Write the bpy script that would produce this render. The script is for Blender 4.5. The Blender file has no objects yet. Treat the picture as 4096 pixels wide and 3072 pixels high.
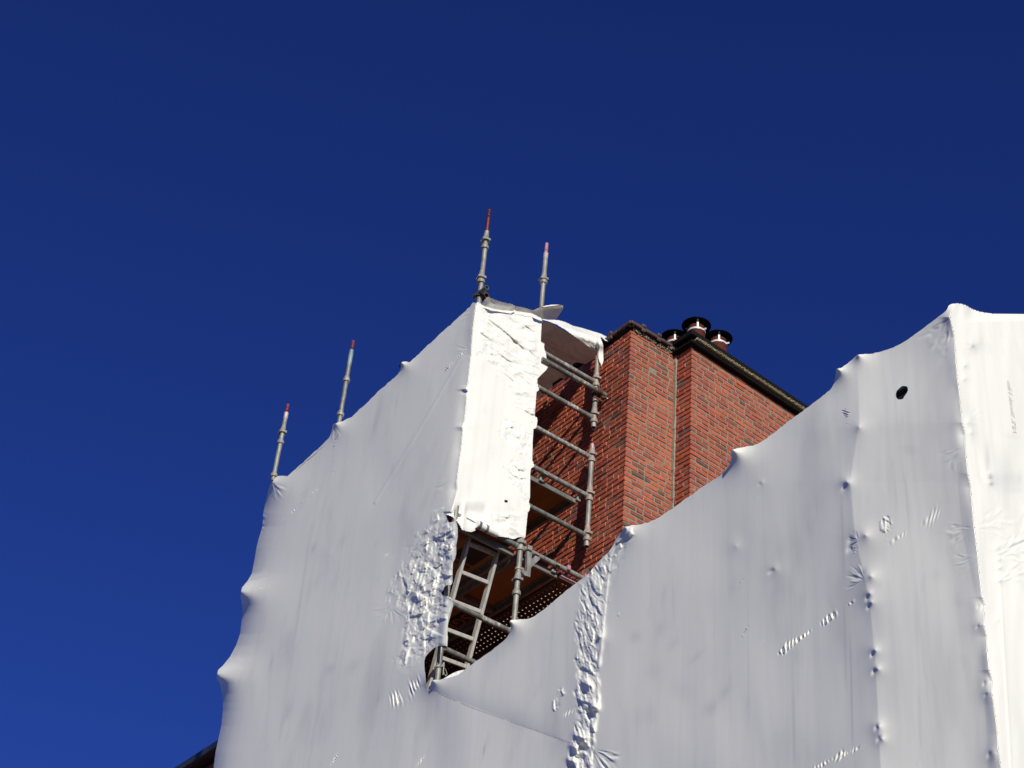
import bpy, math, random
import numpy as np
from mathutils import Vector, Matrix, Euler
R_ = math.radians
scene = bpy.context.scene
COL = scene.collection

# ------------------------------------------------------------------ camera
F_PX, PITCH, ROLL, YAW = 7000.0, R_(38.7557), R_(5.5464), R_(55.2015)
EYE = np.array([0.0, 0.0, 1.6])
_fh = np.array([math.cos(YAW), math.sin(YAW), 0.0]); _z = np.array([0, 0, 1.0])
_fwd = _fh * math.cos(PITCH) + _z * math.sin(PITCH)
_rt = np.cross(_fh, _z); _up = np.cross(_rt, _fwd)
RIGHT = _rt * math.cos(ROLL) + _up * math.sin(ROLL)
UP = -_rt * math.sin(ROLL) + _up * math.cos(ROLL)
MROT = np.array([RIGHT, -UP, _fwd])
cam_d = bpy.data.cameras.new('camera'); cam = bpy.data.objects.new('camera', cam_d); COL.objects.link(cam)
cam_d.sensor_fit = 'HORIZONTAL'; cam_d.sensor_width = 36.0; cam_d.lens = F_PX / 4096 * 36.0
cam_d.clip_start = 0.1; cam_d.clip_end = 3000
cam.matrix_world = Matrix(((RIGHT[0], UP[0], -_fwd[0], EYE[0]), (RIGHT[1], UP[1], -_fwd[1], EYE[1]),
                           (RIGHT[2], UP[2], -_fwd[2], EYE[2]), (0, 0, 0, 1)))
scene.camera = cam

# ------------------------------------------------------------------ light and sky
SUN_EL, SUN_AZ = R_(24), R_(202.5)                 # azimuth clockwise from +Y
sd = Vector((math.sin(SUN_AZ) * math.cos(SUN_EL), math.cos(SUN_AZ) * math.cos(SUN_EL), math.sin(SUN_EL)))
sun_d = bpy.data.lights.new('sun', 'SUN'); sun_d.energy = 4.4; sun_d.angle = R_(0.53); sun_d.color = (1.0, 0.955, 0.83)
sun = bpy.data.objects.new('sun', sun_d); COL.objects.link(sun)
sun.rotation_euler = sd.to_track_quat('Z', 'Y').to_euler(); sun.location = (-5, -20, 20)
world = bpy.data.worlds.new('World'); scene.world = world; world.use_nodes = True
wn = world.node_tree.nodes; wl = world.node_tree.links
sky = wn.new('ShaderNodeTexSky'); sky.sky_type = 'NISHITA'; sky.sun_disc = False
sky.sun_elevation = SUN_EL; sky.sun_rotation = SUN_AZ; sky.altitude = 1500; sky.air_density = 1.0
sky.dust_density = 0.0; sky.ozone_density = 6.0
hs = wn.new('ShaderNodeMix'); hs.data_type = 'RGBA'; hs.blend_type = 'MULTIPLY'; hs.inputs[0].default_value = 1.0
hs.inputs[7].default_value = (.42, .60, 1.52, 1)          # polarised, saturated blue of the photograph
bgn = wn['Background']; bgn.inputs['Strength'].default_value = 0.051
wl.new(sky.outputs[0], hs.inputs[6]); wl.new(hs.outputs[2], bgn.inputs['Color'])
scene.view_settings.view_transform = 'Standard'; scene.view_settings.look = 'None'
scene.view_settings.exposure = 0.0; scene.view_settings.gamma = 1.0; scene.view_settings.use_curve_mapping = False
scene.render.film_transparent = False
scene.cycles.diffuse_bounces = 2; scene.cycles.max_bounces = 8

# ------------------------------------------------------------------ measuring helpers
def rays(X, Y):
    v = np.stack([(np.asarray(X, float) - 2048) / F_PX, (np.asarray(Y, float) - 1536) / F_PX, np.ones_like(np.asarray(X, float))], -1)
    return v @ MROT
def on(axis, val, x, y):
    """point of the photographed ray x, y on the plane axis = val"""
    d = rays(x, y)
    t = (np.asarray(val) - EYE[axis]) / d[..., axis]
    return EYE + d * np.asarray(t)[..., None]

# plan of the place, metres
YS = 10.468            # scaffold line of the end bay
XA, XB, XC = 6.80, 7.53, 8.272
XS = 6.772             # outer sheeting plane
YP = YS - 0.032        # sheeting of the end bay
XW, YW = 8.3726, 10.086  # brick corner
ZTOP = 12.91

# ------------------------------------------------------------------ object helpers
def tag(o, label=None, cat=None, group=None, kind=None):
    if label: o['label'] = label
    if cat: o['category'] = cat
    if group: o['group'] = group
    if kind: o['kind'] = kind
    return o
def empty(name, loc, label, cat, group=None):
    o = bpy.data.objects.new(name, None); COL.objects.link(o); o.location = loc; o.empty_display_size = 0.1
    return tag(o, label, cat, group)
def link(name, me, parent=None):
    o = bpy.data.objects.new(name, me); COL.objects.link(o)
    if parent is not None:
        o.parent = parent
        o.matrix_parent_inverse = Matrix.Translation(-parent.location if parent.parent is None else Vector((0, 0, 0)))
    return o
class MB:
    """collects shapes and links them as ONE mesh"""
    def __init__(s): s.v = []; s.f = []; s.m = []; s.sm = []
    def add(s, vs, fs, mat=0, smooth=False):
        b = len(s.v); s.v += [tuple(map(float, p)) for p in vs]
        for f in fs: s.f.append([i + b for i in f]); s.m.append(mat); s.sm.append(smooth)
        return s
    def box(s, c, size, axes=None, mat=0, bev=0.0):
        c = np.asarray(c, float); h = np.asarray(size, float) / 2
        A = np.eye(3) if axes is None else np.asarray(axes, float)
        if bev <= 0:
            P = [c + A[0] * h[0] * i + A[1] * h[1] * j + A[2] * h[2] * k for i in (-1, 1) for j in (-1, 1) for k in (-1, 1)]
            return s.add(P, [(0, 1, 3, 2), (4, 6, 7, 5), (0, 4, 5, 1), (2, 3, 7, 6), (0, 2, 6, 4), (1, 5, 7, 3)], mat)
        b = min(bev, min(h) * 0.45); P = []; idx = {}
        for i in (-1, 1):
            for j in (-1, 1):
                for k in (-1, 1):
                    for ax in range(3):
                        hh = [h[0] - b, h[1] - b, h[2] - b]; hh[ax] = h[ax]
                        idx[(i, j, k, ax)] = len(P); P.append(c + A[0] * hh[0] * i + A[1] * hh[1] * j + A[2] * hh[2] * k)
        fs = []
        for ax in range(3):
            for sg in (-1, 1):
                o1, o2 = [a for a in range(3) if a != ax]; q = []
                for (a, b2) in ((-1, -1), (1, -1), (1, 1), (-1, 1)):
                    t = [0, 0, 0]; t[ax] = sg; t[o1] = a; t[o2] = b2; q.append(idx[(t[0], t[1], t[2], ax)])
                if (sg > 0) != (ax != 1): q.reverse()
                fs.append(q)
        for ax in range(3):      # edges parallel to ax
            o1, o2 = [a for a in range(3) if a != ax]
            for a in (-1, 1):
                for b2 in (-1, 1):
                    q = []
                    for e, kk in ((-1, o1), (1, o1), (1, o2), (-1, o2)):
                        t = [0, 0, 0]; t[ax] = e; t[o1] = a; t[o2] = b2; q.append(idx[(t[0], t[1], t[2], kk)])
                    fs.append(q)
        for i in (-1, 1):
            for j in (-1, 1):
                for k in (-1, 1): fs.append([idx[(i, j, k, 0)], idx[(i, j, k, 1)], idx[(i, j, k, 2)]])
        return s.add(P, fs, mat)
    def lathe(s, base, axis, prof, n=20, mat=0, smooth=True, caps=True):
        """prof: list of (distance along axis, radius)"""
        a = Vector(axis).normalized(); t = a.orthogonal().normalized(); u = a.cross(t); base = Vector(base); P = []
        for d, r in prof:
            for k in range(n):
                an = 2 * math.pi * k / n; P.append(base + a * d + t * (r * math.cos(an)) + u * (r * math.sin(an)))
        fs = [(i * n + k, i * n + (k + 1) % n, (i + 1) * n + (k + 1) % n, (i + 1) * n + k) for i in range(len(prof) - 1) for k in range(n)]
        s.add(P, fs, mat, smooth)
        if caps:
            b = len(s.v) - len(P)
            for off, rev in ((0, True), ((len(prof) - 1) * n, False)):
                q = [b + off + k for k in range(n)]
                if rev: q.reverse()
                s.f.append(q); s.m.append(mat); s.sm.append(False)
        return s
    def tube(s, p, q, r=0.02415, n=20, mat=0, hollow=False):
        p = Vector(p); q = Vector(q); L = (q - p).length
        if hollow: prof = [(0.12, r * .84), (0, r * .84), (0, r), (L, r), (L, r * .84), (L - .12, r * .84)]
        else: prof = [(0, r), (L, r)]
        return s.lathe(p, q - p, prof, n, mat, True, not hollow)
    def path(s, pts, r, n=10, mat=0):
        for a, b in zip(pts[:-1], pts[1:]): s.tube(a, b, r, n, mat)
        return s
    def build(s, name, mats, parent=None, sharp=None):
        me = bpy.data.meshes.new(name); me.from_pydata(s.v, [], s.f)
        for m in (mats if isinstance(mats, (list, tuple)) else [mats]): me.materials.append(m)
        me.polygons.foreach_set('material_index', s.m); me.polygons.foreach_set('use_smooth', s.sm); me.update()
        if any(s.sm):
            try: me.set_sharp_from_angle(angle=R_(40))
            except Exception: pass
        return link(name, me, parent)

# ------------------------------------------------------------------ materials
def mat(name, rough=0.6, col=(.5, .5, .5), metal=0.0, spec=0.5):
    m = bpy.data.materials.new(name); m.use_nodes = True; p = m.node_tree.nodes['Principled BSDF']
    p.inputs['Base Color'].default_value = (*col, 1); p.inputs['Roughness'].default_value = rough
    p.inputs['Metallic'].default_value = metal; p.inputs['Specular IOR Level'].default_value = spec
    return m, m.node_tree.nodes, m.node_tree.links, p
def ramp(n, stops):
    r = n.new('ShaderNodeValToRGB'); e = r.color_ramp.elements
    while len(e) < len(stops): e.new(0.5)
    for k, (p, c) in enumerate(stops): e[k].position = p; e[k].color = (*c, 1) if len(c) == 3 else c
    return r
def coords(n, l, scale=(1, 1, 1)):
    g = n.new('ShaderNodeNewGeometry'); mp = n.new('ShaderNodeMapping'); mp.inputs['Scale'].default_value = scale
    l.new(g.outputs['Position'], mp.inputs['Vector']); return mp
def noise(n, l, vec, scale, detail=4, rough=0.6):
    t = n.new('ShaderNodeTexNoise'); t.inputs['Scale'].default_value = scale; t.inputs['Detail'].default_value = detail
    t.inputs['Roughness'].default_value = rough; l.new(vec.outputs[0], t.inputs['Vector']); return t
def bump(n, l, src, p, strength, dist):
    b = n.new('ShaderNodeBump'); b.inputs['Strength'].default_value = strength; b.inputs['Distance'].default_value = dist
    l.new(src, b.inputs['Height']); l.new(b.outputs[0], p.inputs['Normal'])
def noisy(name, c0, c1, scale=8, rough=0.6, metal=0.0, stretch=(1, 1, 1), lo=.35, hi=.65, bs=0.3, bd=0.002, spec=.5, c2=None):
    m, n, l, p = mat(name, rough, c0, metal, spec); v = coords(n, l, stretch); t = noise(n, l, v, scale, 6, .65)
    st = [(lo, c0), (hi, c1)] if c2 is None else [(lo, c0), (hi, c1), (min(hi + .12, .98), c2)]
    r = ramp(n, st); l.new(t.outputs[0], r.inputs[0]); l.new(r.outputs[0], p.inputs['Base Color'])
    t2 = noise(n, l, v, scale * 6, 3); bump(n, l, t2.outputs[0], p, bs, bd)
    return m
M = {}
M['galv'] = noisy('galvanised_steel', (.17, .165, .145), (.38, .375, .335), 22, .55, .25, (1, 1, .3), .36, .68, .3, .001)
M['galv_dark'] = noisy('weathered_steel', (.11, .113, .10), (.28, .28, .25), 22, .55, .3, (1, 1, .5), .35, .68, .2, .001)
M['galv_pink'] = noisy('pink_stained_steel', (.36, .24, .22), (.55, .50, .46), 24, .55, .2, (1, 1, .5), .38, .6, .2, .001)
M['splash'] = noisy('steel_with_cement_splashes', (.17, .16, .14), (.30, .29, .26), 30, .7, .1, (1, 1, 1), .4, .53, .5, .003, c2=(.62, .60, .55))
M['collar'] = noisy('cast_collar', (.19, .18, .155), (.38, .37, .33), 30, .6, .25, (1, 1, 1), .35, .65, .4, .0015)
M['collar_rust'] = noisy('stained_collar', (.24, .19, .16), (.42, .36, .31), 30, .65, .2, (1, 1, 1), .35, .65, .4, .0015)
M['maroon'] = noisy('maroon_paint', (.060, .006, .014), (.11, .012, .026), 30, .5, 0, (1, 1, .4), .4, .62, .2, .001)
M['red_paint'] = noisy('red_paint', (.12, .010, .024), (.20, .034, .052), 30, .5, 0, (1, 1, .4), .4, .62, .2, .001)
M['pink_paint'] = noisy('faded_pink_paint', (.38, .14, .19), (.50, .27, .31), 30, .55, 0, (1, 1, .4), .4, .62, .2, .001)
M['teal'] = noisy('teal_paint_on_steel', (.10, .26, .28), (.30, .32, .29), 24, .55, .1, (1, 1, .5), .40, .6, .2, .001)
M['rust'] = noisy('rusty_steel', (.05, .022, .014), (.17, .075, .045), 30, .8, .1, (1, 1, 1), .35, .65, .6, .002)
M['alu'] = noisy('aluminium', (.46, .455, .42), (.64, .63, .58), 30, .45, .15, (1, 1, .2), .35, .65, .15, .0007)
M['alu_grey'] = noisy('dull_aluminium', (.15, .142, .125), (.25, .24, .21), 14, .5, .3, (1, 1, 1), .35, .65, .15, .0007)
M['ply'] = noisy('plywood', (.27, .11, .027), (.37, .16, .042), 6, .55, 0, (1.5, .5, 1), .35, .68, .1, .0007)
M['ply_ink'] = noisy('black_ink', (.010, .009, .008), (.02, .016, .012), 10, .6)
M['ply_letter'] = noisy('orange_letter', (.27, .11, .027), (.37, .16, .042), 8, .6)
M['steel_dark'] = noisy('red_brown_steel', (.045, .025, .020), (.085, .045, .036), 14, .5, .2)
M['dimple'] = noisy('sunlit_perforation', (.32, .25, .19), (.46, .38, .30), 40, .5, .2)  # pale colour paints in the sunlight caught by the punched cups
M['black'] = noisy('black_bitumen', (.004, .004, .004), (.009, .0085, .0075), 9, .8, 0, (1, 1, 1), .35, .7, .6, .005, .15)
M['black_metal'] = noisy('black_painted_cap', (.004, .004, .004), (.007, .007, .007), 20, .6, spec=.2)
M['tile'] = noisy('brown_roof_tile', (.062, .035, .027), (.10, .062, .049), 12, .55, 0, (1, 1, 1), .35, .68, .4, .002)
M['terracotta'] = noisy('red_brown_clay', (.070, .014, .008), (.115, .023, .013), 14, .8, 0, (1, 1, .5), .35, .7, .2, .001, .2)
M['strap'] = noisy('white_metal_strap', (.62, .62, .60), (.74, .74, .72), 30, .4, .2)
M['mortar_lump'] = noisy('lichen_mortar', (.34, .27, .14), (.70, .62, .40), 60, .95, 0, (1, 1, 1), .36, .62, 1.0, .02)
M['mortar'] = noisy('mortar', (.19, .168, .118), (.29, .258, .190), 24, .95, 0, (1, 1, 1), .35, .68, 1.0, .006)
M['fillet'] = noisy('cement_fillet', (.26, .235, .17), (.34, .31, .235), 20, .9, 0, (1, 1, .5), .35, .68, .7, .004)
M['ground'] = noisy('paving', (.055, .052, .05), (.09, .086, .08), 1.5, .9, 0, (1, 1, 1), .35, .68, .3, .004)
M['slate'] = noisy('dark_roof_edge', (.020, .024, .030), (.045, .052, .062), 5, .4, .2)
M['tape'] = noisy('grey_tape', (.10, .10, .11), (.22, .22, .23), 40, .5)
# brick: colour of each brick in the attribute "tint", mortar dust and pits from noise
def brick_mat():
    m, n, l, p = mat('brick', .82, (.36, .09, .05)); v = coords(n, l)
    at = n.new('ShaderNodeAttribute'); at.attribute_name = 'tint'
    t = noise(n, l, v, 34, 7, .7); r = ramp(n, [(.30, (.62, .60, .60)), (.62, (1.12, 1.1, 1.1))]); l.new(t.outputs[0], r.inputs[0])
    mx = n.new('ShaderNodeMix'); mx.data_type = 'RGBA'; mx.blend_type = 'MULTIPLY'; mx.inputs[0].default_value = 1
    l.new(at.outputs['Color'], mx.inputs[6]); l.new(r.outputs[0], mx.inputs[7])
    t3 = noise(n, l, v, 9, 6, .7); r3 = ramp(n, [(.60, (0, 0, 0)), (.74, (.32, .32, .32))]); l.new(t3.outputs[0], r3.inputs[0])
    m2 = n.new('ShaderNodeMix'); m2.data_type = 'RGBA'; l.new(r3.outputs[0], m2.inputs[0]); l.new(mx.outputs[2], m2.inputs[6])
    m2.inputs[7].default_value = (.30, .19, .13, 1)
    t4 = noise(n, l, v, 1.7, 5, .65); r4 = ramp(n, [(.36, (.78, .74, .72)), (.60, (1.04, 1.04, 1.04))]); l.new(t4.outputs[0], r4.inputs[0])
    m3 = n.new('ShaderNodeMix'); m3.data_type = 'RGBA'; m3.blend_type = 'MULTIPLY'; m3.inputs[0].default_value = 1; l.new(m2.outputs[2], m3.inputs[6]); l.new(r4.outputs[0], m3.inputs[7])
    l.new(m3.outputs[2], p.inputs['Base Color']); t2 = noise(n, l, v, 120, 5, .7); bump(n, l, t2.outputs[0], p, .7, .003)
    return m
M['brick'] = brick_mat()
def film_mat(name, c0=(.886, .882, .80), dirt=(.60, .60, .57), trans=.03):
    m, n, l, p = mat(name, .29, c0, 0, .5)
    parts = []
    for sc, st, st_lo, st_hi, amt in ((1.6, (9, 9, .22), .52, .80, .20), (1.1, (34, 34, .30), .52, .78, .09), (2.6, (1, 1, .42), .56, .78, .42), (7.5, (1, 1, .40), .63, .82, .32)):
        v = coords(n, l, st); t = noise(n, l, v, sc, 3, .5); r = ramp(n, [(st_lo, (0, 0, 0)), (st_hi, (amt, amt, amt))]); l.new(t.outputs[0], r.inputs[0]); parts.append(r.outputs[0])
    acc = parts[0]
    for q in parts[1:]:
        ad = n.new('ShaderNodeMath'); ad.operation = 'ADD'; ad.use_clamp = True; l.new(acc, ad.inputs[0]); l.new(q, ad.inputs[1]); acc = ad.outputs[0]
    ga = n.new('ShaderNodeAttribute'); ga.attribute_name = 'grime_and_shade'; ad = n.new('ShaderNodeMath'); ad.operation = 'ADD'; ad.use_clamp = True; l.new(acc, ad.inputs[0]); l.new(ga.outputs['Fac'], ad.inputs[1]); acc = ad.outputs[0]
    mx = n.new('ShaderNodeMix'); mx.data_type = 'RGBA'; l.new(acc, mx.inputs[0])
    mx.inputs[6].default_value = (*c0, 1); mx.inputs[7].default_value = (*dirt, 1)
    l.new(mx.outputs[2], p.inputs['Base Color'])
    tr = n.new('ShaderNodeBsdfTranslucent'); tr.inputs['Color'].default_value = (.80, .74, .70, 1)
    ms = n.new('ShaderNodeMixShader'); ms.inputs[0].default_value = trans
    out = n['Material Output']; l.new(p.outputs[0], ms.inputs[1]); l.new(tr.outputs[0], ms.inputs[2]); l.new(ms.outputs[0], out.inputs[0])
    return m
M['film'] = film_mat('white_film')

# ------------------------------------------------------------------ numpy noise
def _hash(ix, iy, seed):
    h = (ix.astype(np.int64) * 374761393 + iy.astype(np.int64) * 668265263 + seed * 1442695041) & 0xffffffff
    h = ((h ^ (h >> 13)) * 1274126177) & 0xffffffff
    return ((h ^ (h >> 16)) & 0xffff) / 65535.0 * 2 * np.pi
def pn(x, y, seed=0):
    x = np.asarray(x, float); y = np.asarray(y, float)
    ix = np.floor(x).astype(np.int64); iy = np.floor(y).astype(np.int64); fx = x - ix; fy = y - iy
    u = fx ** 3 * (fx * (fx * 6 - 15) + 10); w = fy ** 3 * (fy * (fy * 6 - 15) + 10)
    def g(dx, dy):
        a = _hash(ix + dx, iy + dy, seed); return np.cos(a) * (fx - dx) + np.sin(a) * (fy - dy)
    return ((g(0, 0) * (1 - u) + g(1, 0) * u) * (1 - w) + (g(0, 1) * (1 - u) + g(1, 1) * u) * w) * 1.5
def sstep(a, b, x):
    t = np.clip((x - a) / (b - a), 0, 1); return t * t * (3 - 2 * t)

# ------------------------------------------------------------------ sheeting: a film over a plane, with real relief
def inside_poly(X, Y, poly):
    c = np.zeros(X.shape, bool); n = len(poly)
    for i in range(n):
        x0, y0 = poly[i]; x1, y1 = poly[(i + 1) % n]
        if y0 == y1: continue
        k = (Y > min(y0, y1)) & (Y <= max(y0, y1))
        c ^= k & (X < (x1 - x0) * (Y - y0) / (y1 - y0) + x0)
    return c
def dist_poly(X, Y, poly, closed=True):
    D = np.full(X.shape, 1e9); n = len(poly)
    for i in range(n if closed else n - 1):
        x0, y0 = poly[i]; x1, y1 = poly[(i + 1) % n]; dx, dy = x1 - x0, y1 - y0; L = dx * dx + dy * dy + 1e-9
        t = np.clip(((X - x0) * dx + (Y - y0) * dy) / L, 0, 1)
        D = np.minimum(D, np.hypot(X - x0 - t * dx, Y - y0 - t * dy))
    return D
def film(name, polys, axis, val, hfun, parent, step=2.9, material=None, grime_and_shade=None):
    polys = [[tuple(map(float, p)) for p in q] for q in polys]
    P0 = np.array(polys[0]); x0, y0 = P0.min(0) - 2 * step; x1, y1 = P0.max(0) + 2 * step
    X, Y = np.meshgrid(np.arange(x0, x1, step), np.arange(y0, y1, step))
    ins = np.zeros(X.shape, bool)
    for q in polys: ins ^= inside_poly(X, Y, q)
    best = np.full(X.shape, 1e9); NX = X.copy(); NY = Y.copy(); lim = step * .72
    for q in polys:
        for i in range(len(q)):
            (ax, ay), (bx, by) = q[i], q[(i + 1) % len(q)]
            i0 = max(int((min(ax, bx) - x0) / step) - 2, 0); i1 = int((max(ax, bx) - x0) / step) + 3
            j0 = max(int((min(ay, by) - y0) / step) - 2, 0); j1 = int((max(ay, by) - y0) / step) + 3
            sx = X[j0:j1, i0:i1]; sy = Y[j0:j1, i0:i1]
            if sx.size == 0: continue
            dx, dy = bx - ax, by - ay; t = np.clip(((sx - ax) * dx + (sy - ay) * dy) / (dx * dx + dy * dy + 1e-9), 0, 1)
            qx = ax + t * dx; qy = ay + t * dy; d = np.hypot(sx - qx, sy - qy); k = d < best[j0:j1, i0:i1]
            best[j0:j1, i0:i1][k] = d[k]; NX[j0:j1, i0:i1][k] = qx[k]; NY[j0:j1, i0:i1][k] = qy[k]
    sn = best < lim; keep = ins | sn
    VX = np.where(sn, NX, X); VY = np.where(sn, NY, Y)
    k4 = np.stack([keep[:-1, :-1], keep[:-1, 1:], keep[1:, 1:], keep[1:, :-1]], -1)
    any_in = np.stack([ins[:-1, :-1] & ~sn[:-1, :-1], ins[:-1, 1:] & ~sn[:-1, 1:], ins[1:, 1:] & ~sn[1:, 1:], ins[1:, :-1] & ~sn[1:, :-1]], -1).any(-1)
    # cells made only of snapped corners count when their middle is inside
    cx = (VX[:-1, :-1] + VX[1:, 1:] + VX[:-1, 1:] + VX[1:, :-1]) / 4; cy = (VY[:-1, :-1] + VY[1:, 1:] + VY[:-1, 1:] + VY[1:, :-1]) / 4
    mid = np.zeros(cx.shape, bool)
    for q in polys: mid ^= inside_poly(cx, cy, q)
    ok = any_in | mid
    nn = k4.sum(-1); idx = np.arange(X.size).reshape(X.shape)
    c4 = np.stack([idx[:-1, :-1], idx[:-1, 1:], idx[1:, 1:], idx[1:, :-1]], -1)
    quads = c4[(nn == 4) & ok]; t3 = (nn == 3) & ok; tris = c4[t3][k4[t3]].reshape(-1, 3)
    used = np.unique(np.concatenate([quads.ravel(), tris.ravel()])); remap = np.full(X.size, -1); remap[used] = np.arange(len(used))
    px = VX.ravel()[used]; py = VY.ravel()[used]
    V = on(axis, val - hfun(px, py), px, py)
    quads = remap[quads]; tris = remap[tris]
    def ar(f): a, b, c = f[:, 0], f[:, 1], f[:, 2]; return np.abs((px[b] - px[a]) * (py[c] - py[a]) - (px[c] - px[a]) * (py[b] - py[a])) / 2
    quads = quads[(ar(quads[:, [0, 1, 2]]) > .06 * step * step) & (ar(quads[:, [0, 2, 3]]) > .06 * step * step)]; tris = tris[ar(tris) > .10 * step * step]
    me = bpy.data.meshes.new(name); nq, nt = len(quads), len(tris)
    me.vertices.add(len(V)); me.vertices.foreach_set('co', V.astype(np.float32).ravel())
    me.loops.add(nq * 4 + nt * 3); me.loops.foreach_set('vertex_index', np.concatenate([quads.ravel(), tris.ravel()]).astype(np.int32))
    me.polygons.add(nq + nt)
    ls = np.concatenate([np.arange(nq) * 4, nq * 4 + np.arange(nt) * 3]).astype(np.int32)
    me.polygons.foreach_set('loop_start', ls)
    if grime_and_shade is not None:
        at = me.attributes.new('grime_and_shade', 'FLOAT', 'POINT'); at.data.foreach_set('value', np.clip(grime_and_shade(px, py), 0, 1.3).astype(np.float32))
    me.update(calc_edges=True); me.validate(); me.polygons.foreach_set('use_smooth', np.ones(len(me.polygons), bool)); me.materials.append(material or M['film'])
    return link(name, me, parent)

# relief pieces, all take point arrays and return metres outwards
def row(X, Y, p0, p1, sdir, half, lam, amp, seed=1):
    p0 = np.array(p0, float); p1 = np.array(p1, float); L = np.hypot(*(p1 - p0)); u = (p1 - p0) / L; s = np.array(sdir, float); s /= np.hypot(*s)
    det = u[0] * s[1] - u[1] * s[0]; dx = X - p0[0]; dy = Y - p0[1]
    a = (dx * s[1] - dy * s[0]) / det; b = (u[0] * dy - u[1] * dx) / det
    k = (a > -lam) & (a < L + lam) & (np.abs(b) < 2.6 * half); h = np.zeros(X.shape)
    A = a[k]; B = b[k]
    ph = 2 * np.pi * A / lam + 4.2 * pn(A / lam * .30, B / half * .35, seed) + .35 * B / half
    hv = half * (.65 + .6 * pn(A / lam * .6, A * 0 + .5, seed + 5))
    env = np.exp(-(B / np.maximum(hv, 2)) ** 2) * sstep(-lam, lam, A) * sstep(L + lam, L - lam, A) * np.clip(.50 + 1.7 * pn(A / lam * .27, B / half * .2 + 3.3, seed + 9), 0, 1.35)
    h[k] = amp * env * np.sin(ph); return h
def poke(X, Y, p, amp, sig, asp=1.0):
    r = np.hypot(X - p[0], (Y - p[1]) / asp); return amp * np.exp(-r / sig)
def fan(X, Y, p, r0, r1, a0, a1, nw, amp, seed=2):
    dx = X - p[0]; dy = Y - p[1]; r = np.hypot(dx, dy); th = np.degrees(np.arctan2(dy, dx)); c = (a0 + a1) / 2; hw = abs(a1 - a0) / 2
    dt = np.abs((th - c + 180) % 360 - 180); k = (r < r1 * 1.3) & (dt < hw * 1.2); h = np.zeros(X.shape)
    w = sstep(r0 * .6, r0 * 1.1, r) * sstep(r1 * 1.2, r1 * .7, r) * sstep(hw * 1.15, hw * .8, dt)
    da = dt * np.sign((th - c + 180) % 360 - 180); w = w * np.clip(.45 + 1.5 * pn(da / 14, r / 55 + seed, seed + 3), 0, 1.2)
    h[k] = (.62 * amp * w * np.sin(np.radians(da) * nw + 3.2 * pn(r / 60, da / 16, seed)))[k]; return h
def crumple(X, Y, poly, soft, lam, amp, ang=0.0, stretch=1.0, seed=3, fine=.45):
    P = np.array(poly, float); k = (X > P[:, 0].min() - soft) & (X < P[:, 0].max() + soft) & (Y > P[:, 1].min() - soft) & (Y < P[:, 1].max() + soft)
    h = np.zeros(X.shape)
    if not k.any(): return h
    x = X[k]; y = Y[k]; D = dist_poly(x, y, poly); s = np.where(inside_poly(x, y, poly), D, -D)
    s = s + 22 * pn(x / 45, y / 45, seed + 40); w = sstep(-soft * .35, soft, s)
    c, sn = math.cos(ang), math.sin(ang); u = (x * c + y * sn) / (lam * stretch); v = (-x * sn + y * c) / lam
    tot = np.zeros(x.shape)
    for o, (f, g) in enumerate(((.55, .50), (1.0, .85), (2.2, fine * 1.15), (4.4, fine * .6))):
        uu = u * f + .35 * pn(u * f * .9 + 3.1, v * f * .9, seed + o); vv = v * f + .35 * pn(u * f * .9, v * f * .9 + 8.2, seed + 7 + o)
        iu = np.floor(uu); iv = np.floor(vv); num = np.zeros(x.shape); den = np.zeros(x.shape)
        for du in (-1, 0, 1):
            for dv_ in (-1, 0, 1):
                cu, cv = iu + du, iv + dv_; r1 = _hash(cu, cv, seed + 100 + o) / (2 * np.pi); r2 = _hash(cu, cv, seed + 200 + o) / (2 * np.pi); r3 = _hash(cu, cv, seed + 300 + o); r4 = _hash(cu, cv, seed + 400 + o) / (2 * np.pi)
                ddu = uu - cu - r1; ddv = vv - cv - r2; w_ = np.exp(-55 * (ddu * ddu + ddv * ddv))
                m_ = .35 + .95 * r4; num += w_ * (m_ * (np.cos(r3) * ddu + np.sin(r3) * ddv) + .35 * (r4 - .5)); den += w_
        tot += g / f ** .9 * num / (den + 1e-9)
    h[k] = amp * 1.55 * w * tot; return h
def kink(X, Y, p0, p1, side, k, decay, fade=120):
    p0 = np.array(p0, float); p1 = np.array(p1, float); L = np.hypot(*(p1 - p0)); u = (p1 - p0) / L; nrm = np.array([-u[1], u[0]]) * side
    s = (X - p0[0]) * nrm[0] + (Y - p0[1]) * nrm[1]; a = (X - p0[0]) * u[0] + (Y - p0[1]) * u[1]
    w = sstep(-fade, fade * .3, a) * sstep(L + fade, L - fade * .3, a); sp = np.maximum(s, 0)
    return k * decay * (1 - np.exp(-sp / decay)) * np.exp(-sp / (decay * 3)) * w
def gauss(X, Y, p, amp, sx, sy, ang=0):
    c, s = math.cos(ang), math.sin(ang); dx = X - p[0]; dy = Y - p[1]; u = dx * c + dy * s; v = -dx * s + dy * c
    return amp * np.exp(-(u / sx) ** 2 - (v / sy) ** 2)

#@@PART2@@
# ================================================================== SETTING
gm_ = MB(); gm_.add([(-400, -400, 0), (400, -400, 0), (400, 400, 0), (-400, 400, 0)], [(0, 1, 2, 3)])
tag(gm_.build('ground', M['ground']), kind='structure')

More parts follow.
